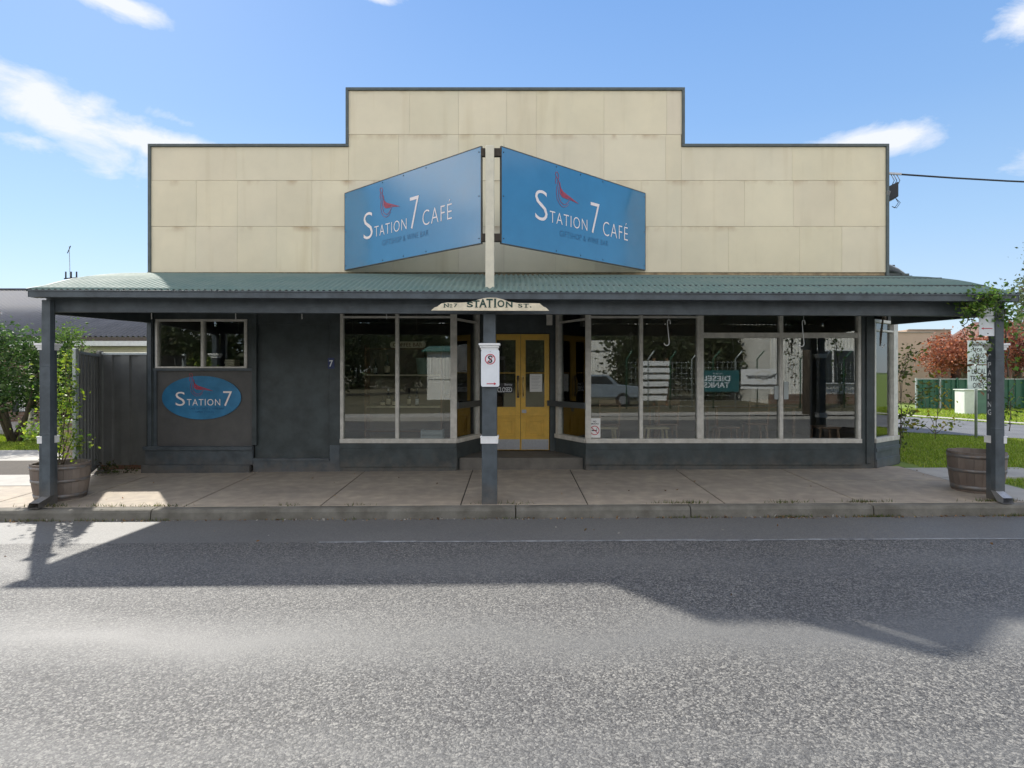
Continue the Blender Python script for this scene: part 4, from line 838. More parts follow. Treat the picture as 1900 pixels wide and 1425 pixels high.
cs = notice('closed_sign', 921, 952, 711, 729, YD + .007, 'black CLOSED sign hanging behind the glass of the left yellow door leaf', 'sign', m_black)
k = MB(); text('CLOSED', (X(923, YD), YD + .0048, Z(727.5, YD)), u, v, 27 / 105, 9 / 105, None, into=k, bold=.01, lift=.001); text('Sorry', (X(936, YD), YD + .0048, Z(716.5, YD)), u, v, 14 / 105, 5 / 105, None, into=k, bold=.005, lift=.001); k.build('lettering', m_signw, cs)

# service box and cable
sb = thing('service_bracket', (6.1, YF, Z(360, YF)), 'black electrical service box with loose wires at the right end of the parapet', 'fuse box')
k = MB(); c = Vector((x_(1656), YF + .05, z_(357))); k.obox(c, Vector((.07, -.03, .035)), Vector((.02, .1, 0)), Vector((-.0, 0, .12))); k.build('box', m_black, sb, bevel=.01)
k = MB(); k.bar((x_(1644), YF, z_(352)), (x_(1644), YF + .1, z_(372)), .05, .2); k.bar((x_(1643), YF + .03, z_(320)), (x_(1674), YF + .03, z_(322)), .03, .03); k.build('bracket', m_steel, sb)
k = MB(True)
for d in (0, .05, -.04): k.tube([(x_(1660) + d, YF + .03, z_(323)), (x_(1664) + d, YF + .0, z_(335)), (x_(1660) + d, YF, z_(343))], .006, 5)
for d in (0, .03): k.tube([(x_(1662), YF, z_(368)), (x_(1667) + d, YF, z_(376)), (x_(1660) + d, YF, z_(386)), (x_(1655), YF, z_(383))], .005, 5)
k.build('loose_wire', m_cable, sb)
k = MB(True); p0 = Vector((x_(1668), YF + .03, z_(322))); p1 = Vector((30, 13, 7.4)); pts = []
for i in range(25): t_ = i / 24; q = p0.lerp(p1, t_); q.z -= 4 * .8 * t_ * (1 - t_); pts.append(q)
k.tube(pts, .014, 6); meta(k.build('power_cable', m_cable, None, origin=tuple(p0)), 'thin black overhead cable running off right from the parapet corner', 'cable')

# half-barrel planters
def barrel(cx, cy, zb, r, h, label):
    t = thing('barrel_planter', (cx, cy, zb), label, 'planter', 'half barrels on the footpath'); mb = MB(); n = 22
    for i in range(n):
        a0, a1 = 2 * math.pi * (i + .012) / n, 2 * math.pi * (i + .988) / n; k_ = random.uniform(.85, 1.1); mb.col = (k_, k_ * .985, k_ * .97); vs = []
        zs = [(r * .84, 0), (r * .93, h * .35), (r * .985, h * .7), (r, h + random.uniform(-.004, .004))]
        for rr, z in zs: vs += [(cx + rr * math.cos(a0), cy + rr * math.sin(a0), zb + z), (cx + rr * math.cos(a1), cy + rr * math.sin(a1), zb + z)]
        for rr, z in zs: vs += [(cx + (rr - .025) * math.cos(a0), cy + (rr - .025) * math.sin(a0), zb + z), (cx + (rr - .025) * math.cos(a1), cy + (rr - .025) * math.sin(a1), zb + z)]
        fs = []
        for j in range(3): fs += [(2 * j, 2 * j + 1, 2 * j + 3, 2 * j + 2), (8 + 2 * j, 10 + 2 * j, 11 + 2 * j, 9 + 2 * j), (2 * j, 2 * j + 2, 10 + 2 * j, 8 + 2 * j), (2 * j + 1, 9 + 2 * j, 11 + 2 * j, 3 + 2 * j)]
        fs += [(6, 7, 15, 14), (0, 8, 9, 1)]; mb.add(vs, fs)
    mb.build('staves', m_stave, t)
    for f0, f1 in ((.06, .17), (.5, .58), (.86, .94)):
        k = MB(True); ri = lambda f: r * float(np.interp(f, [0, .35, .7, 1], [.84, .93, .985, 1])) + .005
        k.lathe(cx, cy, [(ri(f0) - .01, zb + h * f0), (ri(f0), zb + h * f0), (ri(f1), zb + h * f1), (ri(f1) - .01, zb + h * f1)], 36); k.build('hoop', m_hoop, t)
    k = MB(); k.lathe(cx, cy, [(.0, zb + h * .86), (r * .5, zb + h * .87), (r - .02, zb + h * .84)], 20); k.build('soil', m_soil, t)
    return t
bl = (X(113, 8.15), 8.15, gp(-5.8, 8.15)); barrel(*bl, .335, .47, 'weathered half barrel with a climbing plant beside the left verandah post')
br = (X(1812, 8.3), 8.3, gp(6.2, 8.3)); barrel(*br, .335, .53, 'weathered empty-looking half barrel with rust stains beside the right verandah post')
#SPLIT2
# ================================================================== INSIDE THE CAFE
Yi = 11.6; FL = .25
def bx(name, mt, parent, *a, bev=.003):
    mb = MB(); mb.box(*a); return mb.build(name, mt, parent, bevel=bev)
xi = lambda px: X(px, Yi)
zi = lambda py: Z(py, Yi)
sh = thing('display_shelf', (xi(750), Yi, FL), 'open timber shelf unit with bottles behind the left shop window', 'shelf')
for px in (678, 819):
    bx('upright', m_wood, sh, xi(px) - .02, xi(px) + .02, Yi, Yi + .3, FL, zi(640))
for py, mt in ((647, m_wood), (696, m_shelf), (755, m_shelf), (800, m_wood)): bx('shelf_board', mt, sh, xi(680), xi(817), Yi, Yi + .3, zi(py) - .015, zi(py) + .012)
bx('back_panel', m_inwall, sh, xi(678), xi(819), Yi + .31, Yi + .33, FL, zi(640))
cb = thing('coffee_bar_plaque', (xi(757), Yi - .06, zi(646)), 'rounded cream COFFEE BAR plaque above the shelf behind the left shop window', 'sign')
mb = MB(); a, b, c_ = xi(731), xi(785), (zi(634) + zi(646)) / 2; rr = (zi(634) - zi(646)) / 2; pts = [(b + rr * math.cos(R(t)), c_ + rr * math.sin(R(t))) for t in range(-90, 91, 15)] + [(a + rr * math.cos(R(t)), c_ + rr * math.sin(R(t))) for t in range(90, 271, 15)]
mb.prism(pts, (0, Yi - .06, 0), (1, 0, 0), (0, 0, 1), (0, -1, 0), .02); mb.build('plaque_board', m_creams, cb)
text('COFFEE BAR', (xi(731), Yi - .0815, zi(643.5)), (1, 0, 0), (0, 0, 1), xi(785) - xi(731), zi(636.5) - zi(643.5), m_wood, cb, bold=.01)
def bottle(px, zb, y, h, r, label, lab=m_creams, cap=None):
    x = xi(px); t = thing('bottle', (x, y, zb), label, 'bottle', 'bottles on the cafe shelves'); k = MB(True)
    k.lathe(x, y, [(0, zb), (r, zb + .005), (r, zb + h * .55), (r * .8, zb + h * .63), (r * .34, zb + h * .72), (r * .32, zb + h * .96), (0, zb + h * .97)], 14); k.build('glass_body', m_dglass, t)
    k = MB(True); k.lathe(x, y, [(r + .001, zb + h * .1), (r + .0015, zb + h * .1), (r + .0015, zb + h * .42), (r + .001, zb + h * .42)], 14); k.build('paper_label', lab, t)
    k = MB(True); k.lathe(x, y, [(r * .4, zb + h * .86), (r * .42, zb + h), (0, zb + h)], 12); k.build('cap', cap or m_black, t)
z2 = zi(755) + .013; z1 = zi(696) + .013
bottle(708, z2, Yi + .1, .17, .042, 'short cream-labelled bottle, leftmost on the lowest bottle shelf')
bottle(718.5, z2, Yi + .1, .33, .042, 'tall cream-labelled bottle with white capsule, second on the lowest bottle shelf', cap=m_signw)
bottle(730, z2, Yi + .1, .2, .042, 'cream-labelled bottle just left of the window mullion on the lowest bottle shelf')
bottle(757, z2, Yi + .12, .33, .038, 'dark slender bottle with round tan label right of the window mullion', lab=m_shelf)
bottle(772, z2, Yi + .1, .33, .038, 'dark slender bottle with white label at the right end of the lowest shelf', lab=m_signw)
bottle(694, z1, Yi + .12, .3, .035, 'thin pale-labelled bottle alone at the left of the middle shelf', lab=m_paperd)
bottle(716, z1, Yi + .12, .38, .05, 'wide wrapped bottle in the middle of the middle shelf', lab=m_shelf)
bottle(787, zi(696) + .013, Yi + .12, .48, .05, 'tall bottle behind the pale tub on the middle shelf', lab=m_wood)
tb = thing('storage_tub', (xi(783), Yi, z1), 'pale ribbed tub on the middle shelf behind the left shop window', 'tub')
k = MB(True); k.lathe(xi(785), Yi + .1, [(0, z1 + .002), (.12, z1 + .002), (.15, z1 + .3), (.158, z1 + .31), (.145, z1 + .312), (.11, z1 + .02)], 20); k.build('tub_body', M('pale_green_plastic', (.35, .5, .42), .4), tb)
# white crate on the floor display
cr = thing('display_crate', (X(812, 10.5), 10.5, FL), 'low pale crate on the display ledge at the right of the left shop window', 'crate')
k = MB(); 
for i in range(3): k.box(X(782, 10.5), X(822, 10.5), 10.4, 10.42, .55 - .1 + i * .07, .5 + i * .07); k.box(X(782, 10.5), X(822, 10.5), 10.68, 10.7, .45 + i * .07, .5 + i * .07)
k.box(X(782, 10.5), X(784, 10.5), 10.421, 10.679, .43, .66); k.box(X(820, 10.5), X(822, 10.5), 10.421, 10.679, .43, .66); k.build('slats', m_paperd, cr)
bx('crate_stand', m_wood, cr, X(780, 10.5), X(824, 10.5), 10.38, 10.72, FL, .43)
cn = thing('serving_counter', (-.9, 13, FL), 'dark serving counter deep inside the cafe left of the door', 'counter')
bx('counter_front', m_wood, cn, -1.9, -.2, 12.6, 13.1, FL, 1.15); bx('counter_top', m_infloor, cn, -1.95, -.15, 12.55, 13.15, 1.152, 1.19)
def table(x, y, label, wd=.7, h=.74):
    t = thing('cafe_table', (x, y, FL), label, 'table', 'tables in the cafe'); bx('tabletop', m_wood, t, x - wd, x + wd, y - .35, y + .35, FL + h - .03, FL + h)
    for sx in (-1, 1):
        for sy in (-1, 1): bx('leg', m_wood, t, x + sx * (wd - .06) - .025, x + sx * (wd - .06) + .025, y + sy * .29 - .025, y + sy * .29 + .025, FL, FL + h - .031)
table(X(1150, 11.9), 11.9, 'brown cafe table behind the window right of the door'); table(X(1390, 12.1), 12.1, 'brown cafe table behind the wide right window', .8)
def stool(x, y, label, mt=m_pale, h=.45, back=False):
    t = thing('cafe_chair' if back else 'cafe_stool', (x, y, FL), label, 'chair' if back else 'stool', 'chairs in the cafe' if back else 'stools in the cafe')
    bx('seat', mt, t, x - .2, x + .2, y - .18, y + .18, FL + h - .035, FL + h, bev=.01)
    for sx in (-1, 1):
        for sy in (-1, 1): k = MB(); k.bar((x + sx * .19, y + sy * .17, FL), (x + sx * .15, y + sy * .14, FL + h - .036), .035, .035); k.build('leg', mt, t)
    if back:
        k = MB()
        for sx in (-1, 1): k.bar((x + sx * .17, y - .17, FL + h), (x + sx * .18, y - .23, FL + h + .42), .035, .03)
        k.bar((x - .19, y - .232, FL + h + .39), (x + .19, y - .232, FL + h + .39), .025, .1); k.bar((x - .17, y - .205, FL + h + .2), (x + .17, y - .205, FL + h + .2), .02, .05)
        k.build('backrest', mt, t)
stool(X(1122, 10.7), 10.7, 'pale timber stool behind the no smoking sticker'); stool(X(1216, 10.7), 10.7, 'pale timber stool behind the window pane with the S hook')
stool(X(1345, 10.8), 10.8, 'pale timber stool at the left of the wide right window', m_wood); stool(X(1530, 10.8), 10.8, 'dark timber stool at the right of the wide right window', m_wood)
stool(X(1128, 11.25), 11.25, 'brown chair with its back to the window right of the door', m_wood, .46, True); stool(X(1235, 11.3), 11.3, 'brown chair with its back to the pane with the S hook', m_wood, .46, True)
stool(X(1400, 11.4), 11.4, 'brown chair with its back to the wide right window', m_wood, .46, True)
sc_ = thing('book_stack', (x_(410), 10.25, z_(680)), 'pile of folded pale papers on the sill inside the small window', 'papers')
k = MB()
for i in range(4): k.box(x_(401) + .01 * (i % 2), x_(420), 10.2, 10.4, z_(682) + i * .035, z_(682) + i * .035 + .03)
k.build('paper_pile', m_creams, sc_); bx('ledge', m_inwall, sc_, x_(292), x_(456), 10.06, 10.5, z_(682) - .04, z_(682) - .003)
bk = thing('file_folder', (x_(444), 10.3, z_(682)), 'upright pale folders at the right of the small window ledge', 'folders')
for i in range(3): bx('folder', (m_creams, m_paperd, m_shelf)[i], bk, x_(438 + i * 4), x_(441 + i * 4), 10.2, 10.4, z_(682), z_(668 + i))

# ================================================================== LEFT SIDE
fy = 10.3; gz = gp(-6.5, 10.3)
def fence_panel(mb, x0, y0, x1, y1, z0, z1):
    p = Vector((x0, y0, 0)); d = Vector((x1 - x0, y1 - y0, 0)); ln = d.length; u_ = d / ln; nn = Vector((u_.y, -u_.x, 0)); prof = []; t = 0
    while t < ln:
        for dt, o in ((0, 0), (.02, .035), (.16, .035), (.18, 0), (.28, 0)):
            if t + dt <= ln: prof.append((t + dt, o))
        t += .29
    vs = []
    for z in (z0, z1):
        for a, o in prof: q = p + u_ * a + nn * o; vs.append((q.x, q.y, z))
    n = len(prof); mb.add(vs, [(i, i + 1, n + i + 1, n + i) for i in range(n - 1)])
fn = thing('side_fence', (-6.4, fy, gz), 'grey steel sheet fence joining the left side of the cafe', 'fence')
mb = MB(); fence_panel(mb, X(192, fy), fy, XL - .02, fy, gz + .06, 1.93); o = mb.build('fence_panel', m_ffence, fn); s_ = o.modifiers.new('s', 'SOLIDIFY'); s_.thickness = .002
mb = MB(); mb.box(X(190, fy), XL - .02, fy - .045, fy + .02, 1.93, 1.97); mb.build('top_rail', m_galv, fn, bevel=.004)
mb = MB(); mb.box(X(190, fy), XL - .02, fy - .03, fy + .02, gz - .05, gz + .06); mb.build('bottom_board', M('old_sleeper', (.16, .08, .05), .9), fn)
mb = MB(); mb.box(X(184, fy), X(190, fy), fy - .06, fy + .03, gz - .1, 2.0); mb.build('fence_post', m_ffence, fn, bevel=.004)
gt = thing('side_gate', (-6.9, 10.2, gz), 'dark grey sheet gate standing open towards the street beside the side fence', 'gate')
mb = MB(); fence_panel(mb, -6.86, 10.18, -6.08, 8.62, gz + .1, 1.9); o = mb.build('gate_panel', m_ffence, gt); s_ = o.modifiers.new('s', 'SOLIDIFY'); s_.thickness = .002
mb = MB(); mb.bar((-6.86, 10.2, 1.92), (-6.06, 8.58, 1.92), .05, .04); mb.bar((-6.86, 10.2, gz + .09), (-6.06, 8.58, gz + .09), .05, .04); mb.bar((-6.86, 10.2, gz + .06), (-6.86, 10.2, 1.98), .05, .05)
mb.build('gate_frame', m_ffence, gt); mb = MB(); mb.box(-6.10, -6.05, 8.52, 8.58, gz + .04, 1.98); mb.build('gate_stile', m_galv, gt, bevel=.005)
pl = thing('brick_pillar', (X(134, 11.5), 11.5, gz), 'short tan block pillar behind the left barrel', 'pillar')
mb = MB(); xp = X(134, 11.5); mb.box(xp - .11, xp + .11, 11.4, 11.62, gz - .1, Z(785, 11.5)); mb.build('shaft', m_brick2, pl); mb = MB(); mb.box(xp - .15, xp + .15, 11.36, 11.66, Z(785, 11.5), Z(779, 11.5)); mb.build('cap', m_conc, pl, bevel=.01)
# neighbour house
hs = thing('neighbour_house', (-16, 19, 0), 'brick house with grey corrugated roof beyond the left fence', 'house')
mb = MB(); hx0, hx1 = -30, X(280, 19); mb.box(hx0, X(22, 19), 19, 19.2, -.1, 2.7); mb.box(X(22, 19), X(52, 19), 19, 19.2, -.1, Z(765, 19)); mb.box(X(22, 19), X(52, 19), 19, 19.2, Z(712, 19), 2.7); mb.box(X(52, 19), hx1, 19, 19.2, -.1, 2.7); mb.box(hx0, hx1, 27.8, 28, -.1, 2.7)
mb.build('wall', m_brick, hs)
corr(-31, hx1 + .4, [(18.3, 2.70), (24, 4.86)], parent=hs, mt=m_roofg, amp=.03, nper=6, pitch=.16, name='roof'); corr(-31, hx1 + .4, [(24, 4.86), (29, 2.7)], parent=hs, mt=m_roofg, amp=.01, nper=4, pitch=.2, name='roof')
mb = MB(); mb.bar((-31, 24, 4.87), (hx1 + .4, 24, 4.87), .3, .05); mb.build('ridge_cap', m_roofg, hs)
mb = MB(); mb.box(-31, hx1 + .4, 18.15, 18.3, 2.56, 2.68); mb.build('gutter', m_dirt, hs)
mb = MB(); mb.box(X(20, 16.5), X(276, 16.5), 16.4, 16.5, Z(642, 16.5), Z(633, 16.5)); mb.box(X(20, 16.5), X(276, 16.5), 16.5, 18.9, Z(636, 16.5), Z(634, 16.5)); mb.build('porch_roof', m_cap, hs)
mb = MB(); mb.box(X(20, 16.5), X(276, 16.5), 16.6, 16.7, Z(654, 16.5), Z(643, 16.5)); mb.build('porch_fascia', m_creamf, hs)
mb = MB(); mb.box(X(50, 16.6), X(59, 16.6), 16.55, 16.68, 0, Z(654, 16.5)); mb.build('porch_post', m_creamf, hs)
wd = MB(); wd.box(X(22, 19), X(52, 19), 19.02, 19.08, Z(765, 19), Z(712, 19)); wnd = wd.build('window', m_dglass, hs)
mb = MB(); 
for i in range(5): mb.box(X(35 + i * 3, 19), X(36.8 + i * 3, 19), 19.005, 19.018, Z(763, 19), Z(714, 19))
mb.build('curtain', m_paper, wnd)
mb = MB(); mb.box(-30, -9.2, 16.2, 18.9, -.1, .12); mb.build('porch_slab', m_conc, hs)
an = thing('tv_antenna', (X(132, 21), 21, 3.8), 'thin TV antenna on the neighbour roof left of the cafe', 'antenna')
k = MB(True); xa = X(130, 21); k.tube([(xa, 21.0, 3.4), (xa, 21, Z(518, 21)), (xa - .03, 21, Z(457, 21))], .012, 5); k.build('mast', m_galv, an)
k = MB(True); k.tube([(X(119, 21), 21, Z(517, 21)), (X(144, 21), 21, Z(515, 21))], .02, 5)
for px in (122, 132, 142): k.tube([(X(px, 21), 21, Z(518, 21)), (X(px, 21), 21, Z(504, 21))], .025, 5)
k.tube([(X(125, 21), 21, Z(470, 21)), (X(131, 21), 21, Z(456, 21))], .014, 5); k.build('elements', m_cable, an)
# bushy tree in front of the house
def bush(name, cx, cy, cz, r3, n, per, sd_, cols, label, cat, leaf=.07, trunk=None, hollow=.3, group=None, up=.3):
    z0 = gp(cx, cy); t = thing(name, (cx, cy, z0), label, cat, group); mb = MB(True)
    for i in range(5):
        a = random.random() * 6.28; e = Vector((cx + math.cos(a) * r3[0] * .6, cy + math.sin(a) * r3[1] * .6, cz + r3[2] * random.uniform(-.1, .6))); s = Vector((cx + random.uniform(-.1, .1), cy, z0 - .05)); m_ = s.lerp(e, .5) + Vector((0, 0, .15))
        mb.tube([s, m_, e], [.05 * r3[0] ** .5, .035, .012], 6)
    mb.build('trunk', m_bark, t)
    leaves(clumps(n, cx, cy, cz, *r3, per, sd_, hollow), leaf, cols, 'crown', t, up=up); return t
GL = [(.04, .085, .02), (.06, .115, .03), (.03, .06, .016), (.085, .14, .04), (.045, .09, .03)]
bush('garden_tree', X(28, 14.5), 14.5, 1.62, (1.3, 1.3, .98), 170, 75, .14, GL, 'round dark green tree on the lawn left of the cafe', 'tree', .075)
bush('garden_shrub', X(120, 15.2), 15.2, 2.1, (.62, .6, .7), 70, 60, .12, [(.09, .15, .03), (.06, .11, .025), (.12, .18, .05)], 'lighter green shrub beside the round tree, behind the left verandah post', 'shrub', .06)
# climbing plant in the left barrel
def climber(name, root, stems, nleaf, cols, label, cat='plant', leaf=.05, spread=.09, r=.009):
    t = thing(name, root, label, cat); cen = []
    for i, pts in enumerate(stems):
        P = [Vector(p) for p in pts]; Q = []
        for a, b in zip(P[:-1], P[1:]):
            for j in range(5): Q.append(a.lerp(b, j / 5) + Vector((random.gauss(0, .012), random.gauss(0, .012), 0)))
        Q.append(P[-1]); mb = MB(True); mb.tube(Q, [r * (1 - .7 * k_ / len(Q)) for k_ in range(len(Q))], 5); mb.build('stem', m_bark, t)
        for q in Q[2:]:
            m_ = int(nleaf * random.uniform(.2, 1.6)); cen.append(np.array(q) + rng.normal(size=(m_, 3)) * np.array((spread, spread * .8, spread)))
    leaves(np.concatenate(cen), leaf, cols, 'foliage', t, aspect=.55, up=.5); return t
yb = 8.15
def W(px, py, y): return (X(px, y), y, Z(py, y))
CL = [(.22, .30, .04), (.16, .25, .04), (.1, .18, .03), (.28, .34, .06), (.07, .13, .025)]
climber('potted_climber', W(113, 860, yb), [[W(112, 862, yb), W(118, 800, yb), W(125, 730, 8.1), W(120, 665, 8.05)], [W(108, 862, yb), W(100, 800, 8.3), W(80, 740, 8.25), W(72, 690, 8.2)], [W(116, 862, yb), W(128, 790, yb), W(132, 700, 8.2), W(122, 655, 8.2)],
        [W(108, 862, yb), W(90, 815, 8.3), W(62, 800, 8.3), W(50, 798, 8.3)], [W(114, 862, yb), W(135, 815, 8.0), W(148, 822, 8.0)], [W(112, 862, yb), W(98, 770, 8.3), W(110, 640, 8.3)], [W(112, 840, yb), W(122, 760, 8.1), W(140, 720, 8.1)]],
        22, CL, 'yellow green climbing plant growing up from the left half barrel', leaf=.042, spread=.075)

# ================================================================== RIGHT SIDE
VC = [(.1, .2, .03), (.14, .24, .04), (.07, .14, .025), (.2, .27, .05), (.05, .1, .02)]
yv = 7.62
cv = [[W(1870, 700, 7.9), W(1868, 620, 7.9), W(1862, 560, 7.85), W(1820, 556, 7.6), W(1785, 562, 7.6)], [W(1862, 565, 7.85), W(1866, 580, 7.6), W(1856, 590, 7.55)], [W(1860, 548, 7.5), W(1835, 552, 7.45), W(1800, 558, 7.5), W(1790, 585, 7.5)],
      [W(1850, 552, 7.5), W(1828, 565, 7.45), W(1812, 580, 7.5)], [W(1862, 550, 7.5), W(1845, 545, 7.45), W(1815, 556, 7.45)]]
climber('verandah_vine', W(1870, 700, 7.9), cv, 22, VC, 'green vine massed over the right end of the verandah beam and post', 'vine', .045, .07)
climber('hanging_vine', W(1815, 590, 7.6), [[W(1812, 585, 7.55), W(1800, 610, 7.55), W(1806, 640, 7.5), W(1815, 665, 7.5), W(1800, 680, 7.5)], [W(1795, 590, 7.55), W(1787, 612, 7.55), W(1795, 640, 7.5)], [W(1806, 640, 7.5), W(1830, 640, 7.5), W(1842, 644, 7.5)],
        [W(1815, 665, 7.5), W(1812, 690, 7.5), W(1825, 700, 7.5), W(1820, 716, 7.5)]], 4.2, VC + [(.2, .12, .06), (.14, .09, .05)], 'straggling vine tendrils hanging beside the parking sign', 'vine', .042, .035, .006)
climber('trailing_vine', W(1878, 760, 7.95), [[W(1872, 800, 7.95), W(1878, 750, 7.95), W(1882, 700, 7.95), W(1885, 660, 7.95)], [W(1878, 760, 7.95), W(1890, 765, 7.95)], [W(1878, 720, 7.95), W(1868, 765, 7.9), W(1892, 735, 7.9)]], 3.5, VC, 'small vine strands outside the right verandah post', 'vine', .05, .05, .006)
# verge plants at the corner
YC = [(.32, .24, .03), (.26, .28, .04), (.4, .3, .05), (.14, .18, .03), (.1, .13, .03)]
climber('corner_shrub', W(1668, 850, 10.9), [[W(1668, 858, 10.9), W(1672, 780, 10.9), W(1670, 700, 10.9), W(1685, 655, 10.9), W(1712, 655, 10.9)], [W(1668, 800, 10.9), W(1690, 745, 10.9), W(1715, 722, 10.9), W(1735, 708, 10.9)], [W(1670, 700, 10.9), W(1680, 690, 10.9), W(1692, 640, 10.9)],
        [W(1668, 850, 10.9), W(1673, 720, 11), W(1678, 672, 11)], [W(1668, 830, 10.9), W(1676, 800, 11), W(1690, 775, 11)]], 9, [(.09, .12, .035), (.14, .17, .04), (.2, .2, .04), (.06, .08, .03)], 'sparse twiggy shrub against the right corner window', 'shrub', .06, .07, .008)
climber('yellow_leaved_sapling', W(1735, 815, 13.5), [[W(1735, 815, 13.5), W(1740, 760, 13.5), W(1745, 715, 13.5), W(1738, 690, 13.5)], [W(1735, 800, 13.5), W(1722, 760, 13.5), W(1712, 728, 13.5)], [W(1738, 770, 13.5), W(1752, 745, 13.5), W(1758, 725, 13.5)], [W(1735, 805, 13.5), W(1760, 785, 13.5), W(1778, 778, 13.5)], [W(1735, 805, 13.5), W(1710, 785, 13.5), W(1690, 785, 13.5)]],
        4, YC, 'sparse sapling with yellow autumn leaves on the verge beside the side road', 'sapling', .075, .09, .008)
# green fence, cabinet, signs
gy = 25.0; gf = thing('green_sheet_fence', (X(1800, gy), gy, 0), 'long green sheet metal fence across the side road', 'fence')
mb = MB(); fence_panel(mb, X(1698, gy), gy, 32, gy, -.05, Z(704, gy)); o = mb.build('fence_panel', m_gfence, gf); s_ = o.modifiers.new('s', 'SOLIDIFY'); s_.thickness = .003
mb = MB(); mb.box(X(1698, gy), 32, gy - .05, gy + .03, Z(704, gy), Z(702.5, gy)); mb.build('top_rail', m_galv, gf)
for px in (1698, 1742, 1774, 1860, 1900, 1960, 2050): mb = MB(); xq = X(px, gy); mb.box(xq - .03, xq + .03, gy - .09, gy - .04, -.1, Z(701, gy)); mb.build('fence_post', m_gfence if px > 1750 else m_galv, gf)
cy_ = 21.8; cbt = thing('service_cabinet', (X(1808, cy_), cy_, gp(16, cy_)), 'pale green utility cabinet on the grass in front of the green fence', 'cabinet')
mb = MB(); mb.box(X(1790, cy_), X(1812, cy_), cy_, cy_ + .5, -.1, Z(724, cy_)); mb.build('cabinet_side', m_cab, cbt, bevel=.02); mb = MB(); mb.box(X(1812.3, cy_), X(1838, cy_), cy_ + .02, cy_ + .5, -.1, Z(726, cy_)); mb.build('cabinet_door', m_cabg, cbt, bevel=.02)
mb = MB(); mb.box(X(1788, cy_), X(1840, cy_), cy_ - .03, cy_ + .53, Z(724, cy_), Z(722.5, cy_)); mb.build('cabinet_lid', m_cab, cbt)
yt = 14.3; lt = thing('local_traffic_sign', (X(1812, yt), yt, gp(11, yt)), 'white two-panel sign LOCAL TRAFFIC ONLY on a thin post by the side road', 'sign')
mb = MB(True); mb.tube([(X(1811, yt), yt, gp(11, yt) - .1), (X(1811, yt), yt, Z(632, yt))], .03, 10); mb.build('sign_pole', m_galv, lt)
for z0, z1 in ((676, 632), (722, 678)):
    mb = MB(); mb.box(X(1793, yt), X(1833, yt), yt - .05, yt - .035, Z(z0, yt), Z(z1, yt)); b = mb.build('sign_panel', M('sign_panel_white', (.6, .68, .66), .4), lt, bevel=.004); k = MB()
    rows_ = [('UNSUITABLE', 1796, 1831, 643, 636), ('FOR', 1806, 1820, 653, 646), ('LARGE', 1803, 1824, 664, 656), ('VEHICLES', 1798, 1830, 674, 667)] if z0 == 676 else [('LOCAL', 1800, 1826, 694, 684), ('TRAFFIC', 1797, 1830, 707, 697), ('ONLY', 1802, 1824, 720, 710)]
    for body, a, b2, c, d in rows_: text(body, (X(a, yt), yt - .052, Z(c, yt)), (1, 0, 0), (0, 0, 1), X(b2, yt) - X(a, yt), Z(d, yt) - Z(c, yt), None, into=k, bold=.01, lift=.001)
    k.build('lettering', m_black, b)
# far buildings
bb = thing('rendered_building', (X(1700, 30), 30, 0), 'pale beige rendered commercial building right of the cafe', 'building')
yb2 = 30; mb = MB(); mb.box(X(1600, yb2), X(1731, yb2), yb2, yb2 + 9, -.2, Z(617, yb2)); mb.build('wall', m_beige, bb); mb = MB(); mb.box(X(1731, yb2) + .002, X(1764, yb2 + 2), yb2 + 2, yb2 + 9, -.2, Z(612, yb2 + 2)); mb.build('side_block', M('tan_render', (.4, .3, .22), .9, .1, 2), bb)
mb = MB(); mb.box(X(1600, yb2) - .05, X(1731, yb2) + .05, yb2 - .05, yb2 + .1, Z(617, yb2), Z(615.5, yb2)); mb.box(X(1731, yb2) + .06, X(1764, yb2 + 2) + .05, yb2 + 1.95, yb2 + 2.1, Z(612, yb2 + 2), Z(610.8, yb2 + 2)); mb.build('coping', m_conc, bb)
lb = thing('low_tiled_building', (X(1800, 36), 36, 0), 'long low building with brown tiled roof behind the red tree', 'building')
mb = MB(); mb.box(X(1760, 36), X(1850, 36), 36, 40, -.2, 2.2); mb.build('wall', m_lowb, lb)
mb = MB(); mb.add([(X(1755, 35.5), 35.5, 2.2), (X(1990, 35.5), 35.5, 2.2), (X(1990, 38), 39, 3.9), (X(1755, 38), 39, 3.9), (X(1755, 35.5), 42, 2.2), (X(1990, 35.5), 42, 2.2)], [(0, 1, 2, 3), (3, 2, 5, 4), (0, 3, 4), (1, 5, 2)]); mb.build('roof', m_tileroof, lb)
rh = thing('brick_cottage', (X(1905, 29), 29, 0), 'red brick cottage with a cream window at the right edge behind the green fence', 'house')
mb = MB(); mb.box(X(1862, 29), X(2050, 29), 29, 34, -.2, 2.6); mb.build('wall', m_tileroof, rh); mb = MB(); mb.add([(X(1850, 29), 28.5, 2.6), (X(2060, 29), 28.5, 2.6), (X(2050, 29), 31.5, 4.2), (X(1880, 29), 31.5, 4.2), (X(1850, 29), 34.5, 2.6), (X(2060, 29), 34.5, 2.6)], [(0, 1, 2, 3), (3, 2, 5, 4), (0, 3, 4), (1, 5, 2)]); mb.build('roof', m_tileroof, rh)
mb = MB(); mb.box(X(1892, 29), X(1908, 29), 28.93, 28.99, Z(698, 29), Z(683, 29)); mb.build('window', m_creamf, rh)
RC = [(.25, .08, .045), (.3, .11, .06), (.19, .06, .04), (.22, .1, .065), (.34, .15, .09)]
